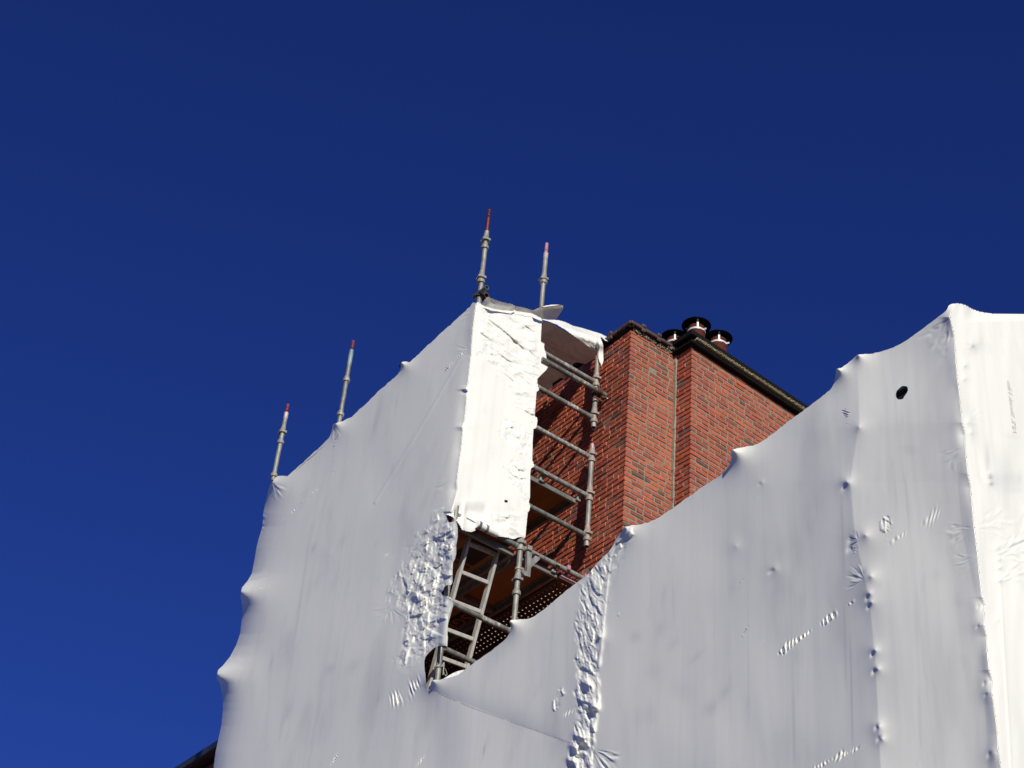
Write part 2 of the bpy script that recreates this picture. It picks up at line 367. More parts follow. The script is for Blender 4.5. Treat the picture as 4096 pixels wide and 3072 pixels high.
# ================================================================== BRICKWORK
PITCH_B, BH, JT = 0.0558, 0.0445, 0.0115
def bricks(mb, tints, org, u, n, width, z0, z1, rng, first=0, depth=.0095, bh=.0445):
    """single bricks standing proud of the mortar of one wall face"""
    u = np.array(u, float); n = np.array(n, float); z = np.array([0, 0, 1.0]); k = 0
    nrow = int((z1 - z0) / PITCH_B)
    for r in range(nrow):
        zt = z1 - r * PITCH_B; zb = zt - bh; s = 0.0; i = 0; head = (r + first) % 2 == 0
        zj = rng.gauss(0, .0012)
        while s < width - .02:
            L = (.078 if head else .158) * rng.uniform(.93, 1.07)
            if i == 0 and not head and rng.random() < .25: L = .12
            e = min(s + L, width); pr = depth * rng.uniform(.55, 1.25); t1 = rng.gauss(0, .0016); t2 = rng.gauss(0, .0016)
            if rng.random() < .002: s = e + JT * rng.uniform(.7, 1.3); head = not head; i += 1; continue
            b = .004 if e - s > .03 else .002
            j = lambda: rng.gauss(0, .0013)
            base = np.asarray(org, float); P = []
            a0 = s if s > 0 else 0.0
            q = [(a0, zb), (e, zb), (e, zt), (a0, zt)]
            for (a, c) in q: P.append(base + u * a + z * (c + zj) - n * .004)
            fr = [(a0 + (b if s > 0 else -pr * 0), zb + b), (e - b, zb + b), (e - b, zt - b), (a0 + (b if s > 0 else 0), zt - b)]
            for m_, (a, c) in enumerate(fr):
                P.append(base + u * (a + (j() if s > 0 else 0)) + z * (c + zj + j()) + n * (pr + (t1 if m_ in (0, 3) else t2)))
            mb.add(P, [(4, 5, 6, 7), (0, 1, 5, 4), (1, 2, 6, 5), (2, 3, 7, 6), (3, 0, 4, 7)], 1)
            x = rng.random()
            if x < .03: c = (.17, .082, .058)
            elif x < .06: c = (.25, .080, .050)
            elif x < .15: c = (.47, .115, .045)
            elif x < .36: c = (.35, .080, .048)
            else: c = (.44, .102, .050)
            f = rng.uniform(.90, 1.10); c = tuple(min(1, v * f * rng.uniform(.96, 1.04)) for v in c)
            tints += [c] * 8
            s = e + JT * rng.uniform(.7, 1.3); i += 1
            head = (not head) if rng.random() < .95 else head
def brick_wall(name, core, faces, parent, seed):
    """core: list of boxes (centre, size, axes) of mortar; faces: brick faces"""
    mb = MB(); rng = random.Random(seed)
    for c, s_, ax in core: mb.box(c, s_, ax, 0)
    tints = [(.3, .27, .2)] * len(mb.v)
    for fc in faces: bricks(mb, tints, *fc[:6], rng, *fc[6:])
    o = mb.build(name, [M['mortar'], M['brick']], parent)
    at = o.data.attributes.new('tint', 'FLOAT_COLOR', 'POINT')
    a = np.ones((len(tints), 4), np.float32); a[:, :3] = np.array(tints, np.float32); at.data.foreach_set('color', a.ravel())
    return o

house = empty('brick_house', (XW, YW, 0), 'red brick house corner with brown tiled eaves behind the open scaffold', 'house')
GX = 8.958                                       # where the chimney stack meets it
D0 = .012
brick_wall('wall', [((XW + 3.5, YW + 2.4, ZTOP / 2), (7.0, 4.8, ZTOP), None)],
           [((XW, YW - .006, 0), (0, 1, 0), (-1, 0, 0), 4.6, 6.5, ZTOP, 1),
            ((XW - D0, YW, 0), (1, 0, 0), (0, -1, 0), .63, 8.0, ZTOP, 0, .006, .0430)], house, 11)
# black felt and fascia under the tiles, tiles over it
OV = .022
mb = MB()
mb.box((XW + .30, YW - OV / 2 - .004, ZTOP + .019), (.72, OV, .036)); mb.box((XW - OV / 2 - .004, YW + 2.3, ZTOP + .019), (OV, 4.7, .036))
mb.box((XW + 3.4, YW + 2.3, ZTOP + .017), (6.7, 4.5, .032))
mb.build('fascia', M['black'], house)
def tile_run(p0, d, out, n, first, parent):
    """a row of interlocking eave tiles, each with a raised roll"""
    p0 = np.array(p0, float); d = np.array(d, float); out = np.array(out, float); up = np.array([0, 0, 1.0]); m = MB(); W = .205
    for i in range(n):
        c = p0 + d * (W * i)
        m.box(c + d * (W * .5) + up * .014 + out * .0, (W - .004, .10, .040), (d, out, up), 0, .006)
        m.box(c + d * (first) + up * .040 + out * .004, (.052, .118, .040), (d, out, up), 0, .012)
        m.box(c + d * (first) + up * (-.012) + out * .042, (.046, .028, .040), (d, out, up), 0, .008)
    return m.build('roof_tiles', M['tile'], parent)
tile_run((XW - .045, YW - .008, ZTOP + .042), (1, 0, 0), (0, -1, 0), 3, .16, house)
tile_run((XW - .008, YW - .045, ZTOP + .042), (0, 1, 0), (-1, 0, 0), 22, .30, house)
rf = MB(); zr0, zr1 = ZTOP + .05, ZTOP + .95
rf.add([(XW + .03, YW + .03, zr0), (XW + 6.9, YW + .03, zr0), (XW + 6.9, YW + 4.7, zr0), (XW + .03, YW + 4.7, zr0), (XW + 2.3, YW + 2.3, zr1), (XW + 4.6, YW + 2.3, zr1)],
       [(0, 1, 5, 4), (1, 2, 5), (2, 3, 4, 5), (3, 0, 4)]); rf.build('roof', M['tile'], house)
# lumpy bedding mortar under the tiles
def lumps(m, p, q, n, r, rng, flat=1.0):
    p = np.array(p, float); q = np.array(q, float)
    for i in range(n):
        c = p + (q - p) * rng.random() + np.array([rng.gauss(0, r * .5), rng.gauss(0, r * .5), rng.gauss(0, r * .5)]); rr = r * rng.uniform(.5, 1.2)
        P = [c + rr * np.array([rng.uniform(.6, 1.2) * x, rng.uniform(.6, 1.2) * y, flat * rng.uniform(.6, 1.2) * z]) for x, y, z in ((1, 0, 0), (-1, 0, 0), (0, 1, 0), (0, -1, 0), (0, 0, 1), (0, 0, -1))]
        m.add(P, [(0, 2, 4), (2, 1, 4), (1, 3, 4), (3, 0, 4), (2, 0, 5), (1, 2, 5), (3, 1, 5), (0, 3, 5)])
    return m
rng = random.Random(5); m = MB()
lumps(m, (XW + .02, YW - .016, ZTOP + .002), (GX - .02, YW - .016, ZTOP - .006), 150, .011, rng)
m.build('bedding_mortar', M['fillet'], house)

# chimney stack, turned two and a half degrees from the house
AS = R_(2.5); XSK = np.array([math.cos(AS), math.sin(AS), 0]); YSK = np.array([-math.sin(AS), math.cos(AS), 0]); ZV = np.array([0, 0, 1.0])
SC = np.array([8.968, 9.851, 0.0]); SW, SD, ST = 1.52, .62, 12.895
def sk(a, b, z): return SC + XSK * a + YSK * b + ZV * z
stack = empty('chimney_stack', tuple(sk(0, 0, 0)), 'square red brick chimney stack with black lead coping and three pots', 'chimney')
brick_wall('shaft', [(sk(SW / 2, SD / 2, ST / 2), (SW, SD, ST), (XSK, YSK, ZV))],
           [(sk(-D0, 0, 0), XSK, -YSK, SW + D0, 8.0, ST, 0, .006, .0430), (sk(0, -.006, 0), YSK, -XSK, .26, 9.0, ST, 1),
            (sk(SW, -D0, 0), YSK, XSK, SD, 10.5, ST, 1)], stack, 23)
m = MB(); sz = (XSK, YSK, ZV)
m.box(sk(SW / 2, SD / 2, 12.908), (SW + .13, SD + .13, .036), sz, 0, .008)
m.box(sk(SW / 2, SD / 2, 12.987), (SW + .19, SD + .19, .066), sz, 0, .008)
m.box(sk(SW / 2, SD / 2, 13.028), (SW + .10, SD + .10, .02), sz, 0, .006)
m.build('coping', M['black'], stack)
m = MB(); rng = random.Random(9)
m.box(sk(SW / 2 + .03, SD / 2 - .004, 12.940), (SW + .10, SD + .178, .024), sz)
for i in range(620):
    a = rng.uniform(-.01, SW + .08); lumps(m, sk(a, -.096, 12.934), sk(a, -.099, 12.948), 1, .0075, rng)
m.build('lichen_ledge', M['mortar_lump'], stack)
m = MB(); rng = random.Random(4)
for k in range(60):                                # cement fillet in the inner corner
    z0 = 9.6 + k * .055; w = .020 + .004 * rng.uniform(-1, 1)
    m.box((GX - .004 + rng.gauss(0, .0015), YW - .020, z0 + .0275), (w * 1.7, .034, .056))
m.build('cement_fillet', M['fillet'], stack)
m = MB(); rng = random.Random(8)
lumps(m, (GX - .10, YW - .035, ZTOP + .035), (GX - .02, YW - .06, ZTOP + .06), 60, .018, rng)
m.build('broken_mortar', M['mortar_lump'], stack)
# three clay pots with black rain caps
pots = [(2785, 1333), (2872, 1384), (2698, 1382)]
labs = ['middle and tallest looking clay chimney pot with a black disc cap at the coping corner',
        'clay chimney pot with black disc cap, rightmost of the three above the lichen ledge',
        'clay chimney pot with black disc cap half hidden behind the coping, beside the roof tiles']
for i, pp in enumerate(pots):
    zs = 13.25; c = on(2, zs, *pp)
    e = empty('chimney_pot', (c[0], c[1], 13.038), labs[i], 'chimney pot', 'capped pots on the chimney stack')
    m = MB(); m.lathe((c[0], c[1], 13.038), (0, 0, 1), [(0, .098), (.02, .098), (.03, .092), (zs - 13.038 + .062, .088), (zs - 13.038 + .062, .075), (.15, .072)], 36, caps=False); m.build('pot', M['terracotta'], e)
    m = MB(); m.lathe((c[0], c[1], zs - .010), (0, 0, 1), [(0, .0895), (0, .0935), (.022, .0935), (.022, .0895)], 36, caps=False)
    sdir = np.array([-math.cos(R_(20 + 12 * i)), -math.sin(R_(20 + 12 * i)), 0]); sdt = np.array([-sdir[1], sdir[0], 0])
    m.box(c + sdt * .107 + sdir * .02 + ZV * .0, (.034, .004, .022), (sdt, sdir, ZV)); so_ = m.build('strap', M['strap'], e)
    for k, az in enumerate((236 - 3 * i, 356, 116)):
        dr = np.array([math.cos(R_(az)), math.sin(R_(az)), 0]); dt = np.array([-dr[1], dr[0], 0]); m = MB()
        m.box(c + dr * .096 + ZV * .040, (.019, .003, .112), (dt, dr, ZV), 0, .0012)
        m.box(c + dr * .104 + ZV * .0945, (.019, .020, .003), (dt, dr, ZV))
        m.lathe(c + dr * .097, dr, [(0, .007), (.004, .007), (.006, .004)], 8); m.build('bracket', M['strap'], so_)
    m = MB(); m.lathe((c[0], c[1], zs + .098), (0, 0, 1), [(0, .120), (-.006, .148), (-.003, .150), (.010, .120), (.022, .05), (.026, .012)], 44); m.build('rain_cap', M['black_metal'], e)

# unseen block added inside the long sheeting to darken its hole, neighbour with the dark eaves
an = empty('added_hole_backing', (8.2, 5.4, 0), 'unseen brick block added inside the long white sheeting to keep its hole dark', 'house')
brick_wall('wall', [((8.8, 7.6, 4.9), (1.6, 3.4, 9.8), None)], [], an, 3)  # body of the added unseen block
m = MB(); m.box((8.8, 7.6, 9.83), (1.7, 3.5, .05)); m.build('roof', M['slate'], an)  # top of the added unseen block
nb = empty('neighbour_house', (8.45, 15.2, 0), 'dark brick house with a grey eaves gutter at the bottom left edge', 'house')
ev = on(0, 8.37, 870, 2957); ez = float(ev[2])
brick_wall('wall', [((10.5, 19.2, (ez - .12) / 2), (3.9, 8.0, ez - .12), None)], [((8.55, 15.2, 0), (0, 1, 0), (-1, 0, 0), 8.0, ez - 1.2, ez - .12, 0)], nb, 31)
m = MB()
for k in range(4): m.box((8.47, 16.2 + k * 2.0, ez - .055), (.20, 1.994, .11), None, 0, .012)
m.build('gutter', M['slate'], nb)
m = MB(); m.add([(8.40, 15.2, ez + .004), (12.6, 15.2, ez + .004), (12.6, 23.2, ez + .004), (8.40, 23.2, ez + .004), (10.5, 15.2, ez + 1.1), (10.5, 23.2, ez + 1.1)], [(0, 3, 5, 4), (1, 4, 5, 2), (0, 4, 1), (3, 2, 5)]); m.build('roof', M['slate'], nb)

# ================================================================== SHEETING
# outlines measured on the photograph, laid on the scaffold's own planes
CORN = np.array([(1906, 1212), (1900, 1260), (1893, 1317), (1888, 1380), (1886, 1420), (1880, 1470), (1872, 1540), (1866, 1557), (1872, 1568), (1868, 1580), (1864, 1640), (1858, 1690), (1850, 1708), (1852, 1725), (1846, 1800), (1838, 1850), (1832, 1900), (1829, 1930), (1830, 1960), (1818, 2010), (1806, 2050)], float)
LEFT = [(1081, 1937), (1074, 1956), (1064, 1999), (1053, 2052), (1050, 2105), (1035, 2154), (1026, 2190), (1018, 2239), (1007, 2295), (990, 2324), (968, 2350), (961, 2384), (969, 2423), (970, 2450), (967, 2479), (960, 2536), (944, 2582), (919, 2628), (891, 2663), (873, 2679), (865, 2711), (879, 2737), (888, 2776), (891, 2810), (891, 2846), (885, 2903), (873, 2960), (862, 3009), (854, 3072), (846, 3140), (842, 3220)]
TOPL = [(1081, 1937), (1092, 1925), (1100, 1912), (1112, 1904), (1130, 1903), (1149, 1905), (1166, 1890), (1185, 1874), (1220, 1842), (1253, 1811), (1290, 1778), (1316, 1752), (1326, 1728), (1330, 1702), (1334, 1694), (1343, 1694), (1356, 1688), (1372, 1685), (1390, 1674), (1406, 1669), (1430, 1646), (1461, 1618), (1497, 1583), (1533, 1549), (1570, 1516), (1592, 1497), (1601, 1478), (1604, 1452), (1611, 1447), (1626, 1446), (1638, 1449), (1652, 1436), (1668, 1422), (1720, 1374), (1772, 1325), (1815, 1286), (1854, 1251), (1880, 1228), (1892, 1209), (1906, 1212)]
TEAR = [(1806, 2050), (1792, 2058), (1784, 2061), (1790, 2078), (1797, 2090), (1815, 2086), (1827, 2094), (1831, 2110), (1831, 2146), (1825, 2180), (1825, 2215), (1820, 2236), (1812, 2250), (1810, 2290), (1810, 2330), (1804, 2340), (1790, 2340), (1778, 2346), (1774, 2361), (1764, 2370), (1772, 2383), (1790, 2385), (1806, 2396), (1813, 2412), (1813, 2424), (1803, 2440), (1794, 2462), (1788, 2480), (1787, 2540), (1785, 2574), (1783, 2582), (1754, 2584), (1736, 2592), (1714, 2612), (1702, 2627), (1697, 2646), (1698, 2672), (1703, 2710), (1705, 2757)]
LOWTOP = [(1712, 2755), (1722, 2740), (1729, 2722), (1738, 2719), (1760, 2719), (1790, 2714), (1832, 2700), (1857, 2680), (1885, 2660), (1910, 2641), (1940, 2620), (1972, 2598), (2005, 2571), (2028, 2550), (2039, 2532), (2043, 2512), (2043, 2498), (2036, 2488), (2044, 2480), (2070, 2478), (2103, 2477), (2122, 2472), (2141, 2463), (2170, 2442), (2199, 2419), (2235, 2388), (2271, 2357), (2305, 2332), (2339, 2309), (2362, 2285), (2382, 2260), (2405, 2236), (2431, 2212), (2447, 2190), (2460, 2164), (2478, 2138), (2492, 2114), (2500, 2107), (2516, 2105), (2528, 2100), (2548, 2100), (2592, 2091), (2629, 2074), (2680, 2040), (2760, 1983), (2830, 1935), (2883, 1900), (2906, 1878), (2920, 1856), (2926, 1836), (2924, 1806), (2930, 1798), (2950, 1793), (2978, 1788), (3000, 1784), (3023, 1778), (3050, 1765), (3114, 1716), (3182, 1664), (3218, 1638), (3260, 1607), (3300, 1577), (3318, 1562), (3333, 1540), (3341, 1512), (3344, 1490), (3346, 1475), (3367, 1471), (3388, 1456), (3408, 1439), (3420, 1427), (3431, 1419), (3450, 1417), (3480, 1416), (3515, 1409), (3548, 1399), (3582, 1385), (3616, 1367), (3650, 1345), (3684, 1320), (3718, 1294), (3752, 1268), (3773, 1253), (3788, 1238), (3795, 1222), (3806, 1216), (3822, 1213)]
CORG = np.array([(3822, 1213), (3808, 1240), (3801, 1268), (3808, 1300), (3819, 1350), (3822, 1400), (3826, 1460), (3832, 1520), (3842, 1602), (3847, 1660), (3849, 1690), (3862, 1740), (3862, 1780), (3866, 1830), (3872, 1893), (3884, 1950), (3890, 2030), (3897, 2103), (3904, 2160), (3911, 2216), (3919, 2300), (3928, 2388), (3940, 2425), (3936, 2500), (3947, 2548), (3951, 2620), (3957, 2680), (3970, 2725), (3968, 2770), (3976, 2819), (3985, 2890), (3991, 2940), (3994, 3000), (4005, 3072), (4014, 3140), (4024, 3220)], float)
HOLE = [(3605, 1546), (3614, 1543), (3624, 1545), (3631, 1552), (3632, 1562), (3626, 1574), (3617, 1586), (3613, 1595), (3603, 1598), (3593, 1598), (3585, 1588), (3583, 1576), (3587, 1563), (3595, 1555)]
SIDE = TOPL + [tuple(p) for p in CORN[1:-1]] + TEAR + LOWTOP + [tuple(p) for p in CORG[1:]] + LEFT[::-1][:-1]
PATCH = [(1790, 2072), (1735, 2110), (1680, 2170), (1640, 2215), (1605, 2290), (1580, 2350), (1570, 2420), (1600, 2450), (1606, 2500), (1598, 2580), (1580, 2630), (1578, 2700), (1610, 2690), (1660, 2660), (1700, 2625), (1752, 2578), (1775, 2480), (1800, 2410), (1775, 2370), (1805, 2330), (1815, 2240), (1826, 2150), (1820, 2095)]
STRIP = [(2440, 2205), (2400, 2250), (2345, 2308), (2322, 2340), (2306, 2440), (2300, 2560), (2302, 2640), (2310, 2690), (2306, 2780), (2304, 2870), (2284, 2950), (2268, 3040), (2262, 3100), (2364, 3100), (2368, 3040), (2372, 2977), (2384, 2870), (2394, 2797), (2391, 2690), (2406, 2593), (2420, 2458), (2434, 2322), (2446, 2230)]
def strip_right(Y): return np.interp(Y, [2110, 2205, 2322, 2458, 2593, 2690, 2797, 2870, 2977, 3072, 3220], [2470, 2448, 2435, 2422, 2408, 2392, 2395, 2386, 2373, 2368, 2362])
SEAMX = lambda Y: np.interp(Y, CORN[:, 1], CORN[:, 0])
SEAMG = lambda Y: np.interp(Y, CORG[:, 1], CORG[:, 0])
def h_side(X, Y):
    h = np.zeros(X.shape)
    # slack between the standards and long soft waves
    h += .014 * pn(X / 460, Y / 560, 3) + .0028 * pn(X / 140, Y / 300, 4) + .0003 * pn(X / 34, Y / 190, 5)
    # tilt of the single bays
    fx = np.interp(Y, [1400, 1690, 1927, 2140, 2400, 2650, 2930, 3220], [3432, 3437, 3400, 3420, 3478, 3502, 3516, 3530])
    s = X - fx
    h += .052 * np.where(s > 0, np.clip(1 - s / 430, 0, 1), np.exp(np.minimum(s, 0) / 330)) * sstep(1380, 1720, Y)
    sg = X - SEAMG(Y); h += np.where((sg < 0) & (sg > -260), .010 * np.exp(sg / 70), 0)
    lt = sstep(2750, 2250, X) * sstep(1700, 1900, X) * sstep(2350, 2600, Y + (X - 2000) * .0); h += .02 * lt * -(X - 2100) / 300.0 * sstep(2450, 2050, X)
    # overlap seam of the tower and welded seam at the foot
    h += kink(X, Y, (1862, 1398), (1500, 2010), -1, .00016, 160, 160)
    h += .003 * np.exp(-(dist_poly(X, Y, [(1862, 1398), (1700, 1680), (1500, 2010)], False) / 5) ** 2)
    h += kink(X, Y, (1716, 2758), (2300, 2985), -1, .00022, 110, 150)
    # sheet edges curl back round the far corner
    lx = np.interp(Y, [p[1] for p in LEFT], [p[0] for p in LEFT]); d = np.maximum(X - lx, 0); low = sstep(1900, 2050, Y)
    pk = np.exp(-((Y - 2366) / 45) ** 2) + np.exp(-((Y - 2695) / 50) ** 2)
    h += low * (-.085 * np.exp(-d / 34) * (1 - .75 * np.clip(pk, 0, 1)))
    for p, a, sg_ in (((966, 2366), .075, 75), ((870, 2695), .085, 85), ((1085, 1925), .05, 40), ((1342, 1694), .055, 36), ((1608, 1452), .05, 26),
                      ((1733, 2724), .055, 42), ((2042, 2486), .075, 46), ((2502, 2110), .06, 42), ((2934, 1802), .10, 62), ((3354, 1478), .06, 40), ((3434, 1421), .05, 46),
                      ((3389, 1928), 0.0204, 26), ((3436, 1708), 0.0122, 30), ((3462, 2140), 0.0204, 34), ((3484, 2305), 0.0204, 34), ((3479, 2372), 0.0136, 26), ((3486, 2408), 0.0109, 20), ((3502, 2600), 0.0150, 24), ((3512, 2675), 0.0136, 22), ((3514, 2905), 0.0177, 26), ((3528, 2955), 0.0136, 22),
                      ((3932, 2424), .022, 22), ((3938, 2498), .024, 24), ((3962, 2722), .024, 24), ((3972, 2772), .024, 24), ((3985, 3015), .024, 24), ((3866, 1680), .02, 26), ((3880, 1770), .02, 24), ((3846, 1475), .014, 18), ((3852, 1520), .012, 16),
                      ((1322, 2215), .004, 60), ((1664, 2384), .026, 16), ((1690, 2345), .03, 22), ((3100, 2276), .008, 22), ((3048, 1930), .004, 14), ((1650, 2445), .02, 20), ((2398, 2545), .02, 20), ((2945, 2185), .006, 26), ((2250, 2960), .006, 30)):
        h += poke(X, Y, p, a, sg_)
    # dimples on the dark side of the pokes
    for p, a, r in (((3376, 1950), -.012, 13), ((3402, 2162), -.012, 14), ((3397, 2195), -.014, 12), ((3448, 2296), -.012, 14), ((3470, 2392), -.016, 10), ((3475, 2428), -.014, 9), ((3490, 2618), -.018, 9), ((3496, 2686), -.018, 10), ((3506, 2908), -.020, 10), ((3515, 2955), -.016, 10),
                    ((3914, 2424), -.010, 8), ((3912, 2504), -.012, 8), ((3938, 2734), -.012, 8), ((3944, 2778), -.010, 8), ((3957, 3018), -.012, 10), ((3828, 1548), -.010, 14), ((3824, 1478), -.008, 12)):
        h += gauss(X, Y, p, a * .45, r * .75, r * 1.3, .4)
    h += gauss(X, Y, (1640, 2410), -.016, 14, 22, .4) + gauss(X, Y, (3086, 2284), -.005, 8, 16, .9) + gauss(X, Y, (3038, 1936), -.002, 8, 10, .5)
    # creases over the hidden ledgers
    U = (.42, -1)
    for a in ((( 1716, 1545), (1882, 1380), (.35, -1), 16, 9.5, .0042, 1), ((1366, 1869), (1396, 1836), U, 8, 7, .002, 2), ((1205, 2002), (1290, 1938), (.5, -1), 11, 9, .0045, 3),
              ((1100, 2108), (1288, 1944), (.75, -1), 13, 8, .0045, 4), ((1040, 2542), (1074, 2531), U, 12, 11, .003, 5), ((1148, 2532), (1166, 2534), U, 10, 9, .002, 6),
              ((1320, 3066), (1350, 3020), (.3, -1), 26, 15, .005, 7), ((1660, 3072), (1695, 3030), (.4, -1), 22, 15, .005, 8), ((1568, 2806), (1692, 2722), (-.22, -1), 30, 17, .0105, 9),
              ((1538, 2224), (1612, 2188), (.55, -1), 13, 8.5, .0045, 10), ((1484, 2270), (1490, 2260), U, 8, 8, .002, 11), ((3118, 2610), (3410, 2408), (.14, -1), 20, 19, .0082, 12),
              ((3250, 3076), (3470, 2976), (.34, -1), 16, 16, .0070, 13), ((2936, 2360), (2966, 2322), (.4, -1), 22, 14, .006, 14), ((2972, 2540), (2990, 2508), (.4, -1), 22, 14, .006, 15),
              ((3240, 2054), (3264, 2040), (.4, -1), 14, 13, .006, 16), ((3010, 2020), (3030, 1995), (.4, -1), 18, 13, .004, 36), ((2920, 2110), (2942, 2080), (.4, -1), 20, 14, .004, 37), ((2925, 2370), (2975, 2310), (.5, -1), 20, 17, .006, 38), ((2470, 2470), (2480, 2440), (.1, -1), 14, 10, .005, 39), ((3036, 2570), (3060, 2562), U, 8, 9, .002, 17), ((1020, 2362), (1060, 2348), (.5, -.3), 16, 11, .004, 18), ((1330, 1800), (1350, 1740), (.8, -.5), 12, 11, .003, 19),
              ((1325, 1900), (1350, 1810), (.9, -.5), 13, 12, .0025, 20), ((1030, 2110), (1058, 2030), (1, .3), 22, 22, .006, 21), ((3560, 2170), (3760, 2050), (.22, -1), 26, 22, .0022, 22), ((3380, 1640), (3400, 1720), (1, .25), 14, 9, .005, 23),
              ((2690, 2840), (2712, 2836), U, 9, 9, .003, 24), ((3386, 1860), (3400, 1900), (1, -.3), 10, 9, .003, 25), ((2395, 2930), (2408, 2900), (.3, -1), 24, 14, .006, 26), ((2250, 2860), (2290, 2846), (.2, -1), 16, 12, .005, 27)):
        h += row(X, Y, *a)
    # fans of pleats
    for a in (((3462, 2320), 14, 75, 150, 250, 11, .0055, 1), ((3440, 2160), 10, 46, 130, 260, 9, .0035, 2), ((2372, 3000), 16, 110, 5, 75, 16, .0075, 3), ((3895, 2110), 8, 110, 130, 190, 12, 0.0030, 4), ((3905, 2230), 8, 90, 120, 190, 12, 0.0025, 5),
              ((3812, 1262), 20, 150, 95, 150, 14, .006, 6), ((3856, 1790), 10, 95, 110, 170, 11, 0.0025, 7), ((1890, 1400), 6, 70, 90, 200, 14, 0.0025, 8), ((1838, 1915), 8, 100, 95, 175, 12, 0.0025, 9), ((1896, 1240), 6, 60, 90, 180, 12, .004, 10),
              ((1090, 1930), 8, 70, 20, 110, 9, .005, 11), ((1340, 1700), 6, 60, 60, 130, 12, .004, 12), ((980, 2330), 10, 90, -60, -10, 11, .004, 13), ((890, 2660), 10, 110, -55, -10, 11, .004, 14), ((1560, 2430), 14, 62, 20, 200, 13, 0.0030, 15)):
        h += fan(X, Y, *a)
    # crumpled torn edge and crumpled weld
    h += crumple(X, Y, PATCH, 26, 25, .0098, R_(-66), 2.5, 31, .8) + crumple(X, Y, [(1795, 2080), (1735, 2140), (1690, 2220), (1670, 2330), (1660, 2420), (1690, 2560), (1740, 2570), (1775, 2480), (1800, 2400), (1775, 2370), (1805, 2330), (1815, 2240), (1826, 2150), (1820, 2095)], 22, 58, .013, R_(-25), 1.5, 33, .4)
    h += crumple(X, Y, [(1790, 2070), (1735, 2110), (1660, 2190), (1600, 2300), (1560, 2400), (1545, 2440), (1560, 2330), (1640, 2190), (1720, 2080), (1800, 2000)], 14, 24, .007, R_(-58), 2.6, 35, .4)
    sleeve = np.abs(X - np.interp(Y, [2040, 2340, 2440, 2580], [1812, 1790, 1782, 1768])); h += .014 * np.exp(-(sleeve / 16) ** 2) * sstep(2050, 2150, Y) * sstep(2600, 2570, Y)
    sw = crumple(X, Y, STRIP, 18, 21, .0068, R_(72), 2.6, 51, .8) + crumple(X, Y, [(2310, 2640), (2395, 2640), (2385, 2870), (2368, 3090), (2264, 3090), (2300, 2900)], 18, 40, .010, R_(60), 1.6, 53, .4); h += sw
    rx = strip_right(Y); q = X - rx; on_ = sstep(2120, 2260, Y)
    h += on_ * (.0085 * np.exp(-(q / 7) ** 2) * np.clip(.55 + 1.3 * pn(X * 0 + 2.5, Y / 55, 57), .1, 1.2) + .006 * sstep(3, -6, q) * sstep(-130, -40, q))
    for p, a, r in (((2348, 2735), .028, 20), ((2330, 2770), -.016, 16), ((2375, 2826), .034, 18), ((2360, 2858), -.024, 15), ((2320, 2945), .030, 22), ((2300, 2985), .026, 20), ((2335, 2996), -.022, 15), ((2288, 3040), .024, 18), ((2310, 3030), -.02, 12)):
        h += gauss(X, Y, p, a, r, r * .8, .5)
    h += crumple(X, Y, [(2530, 2108), (2500, 2120), (2462, 2170), (2430, 2225), (2438, 2330), (2480, 2240), (2540, 2140)], 10, 22, .007, R_(-58), 3.0, 61, .3)
    h += crumple(X, Y, [(2255, 2745), (2230, 2760), (2208, 2830), (2222, 2838), (2248, 2790), (2262, 2755)], 8, 18, .006, R_(-62), 2.0, 63, .4)
    h += crumple(X, Y, [(3530, 2065), (3560, 2060), (3568, 2140), (3545, 2160), (3525, 2120)], 8, 20, .005, R_(60), 1.5, 65, .4)
    h += crumple(X, Y, [(3395, 2190), (3430, 2185), (3425, 2220), (3395, 2215)], 8, 12, .005, 0, 1, 67, .4)
    # run the film exactly into the corner of the end panels
    for cr, yy, y0, y1 in ((CORN, YP, 1205, 2050), (CORG, YG, 1205, 3300)):
        cx = np.interp(Y, cr[:, 1], cr[:, 0]); hs = XS - on(1, yy, cx, Y)[..., 0]; dd = X - cx
        w = np.exp(-(dd / 26) ** 2) * ((Y > y0) & (Y < y1)); h = h * (1 - w) + w * np.clip(hs, -.07, .07)
        bh_ = XS - on(1, yy + .007, X, Y)[..., 0]; h = np.where((dd > .4) & (dd < 16) & (Y > y0) & (Y < y1), bh_, h)
    return h
YG = 5.060
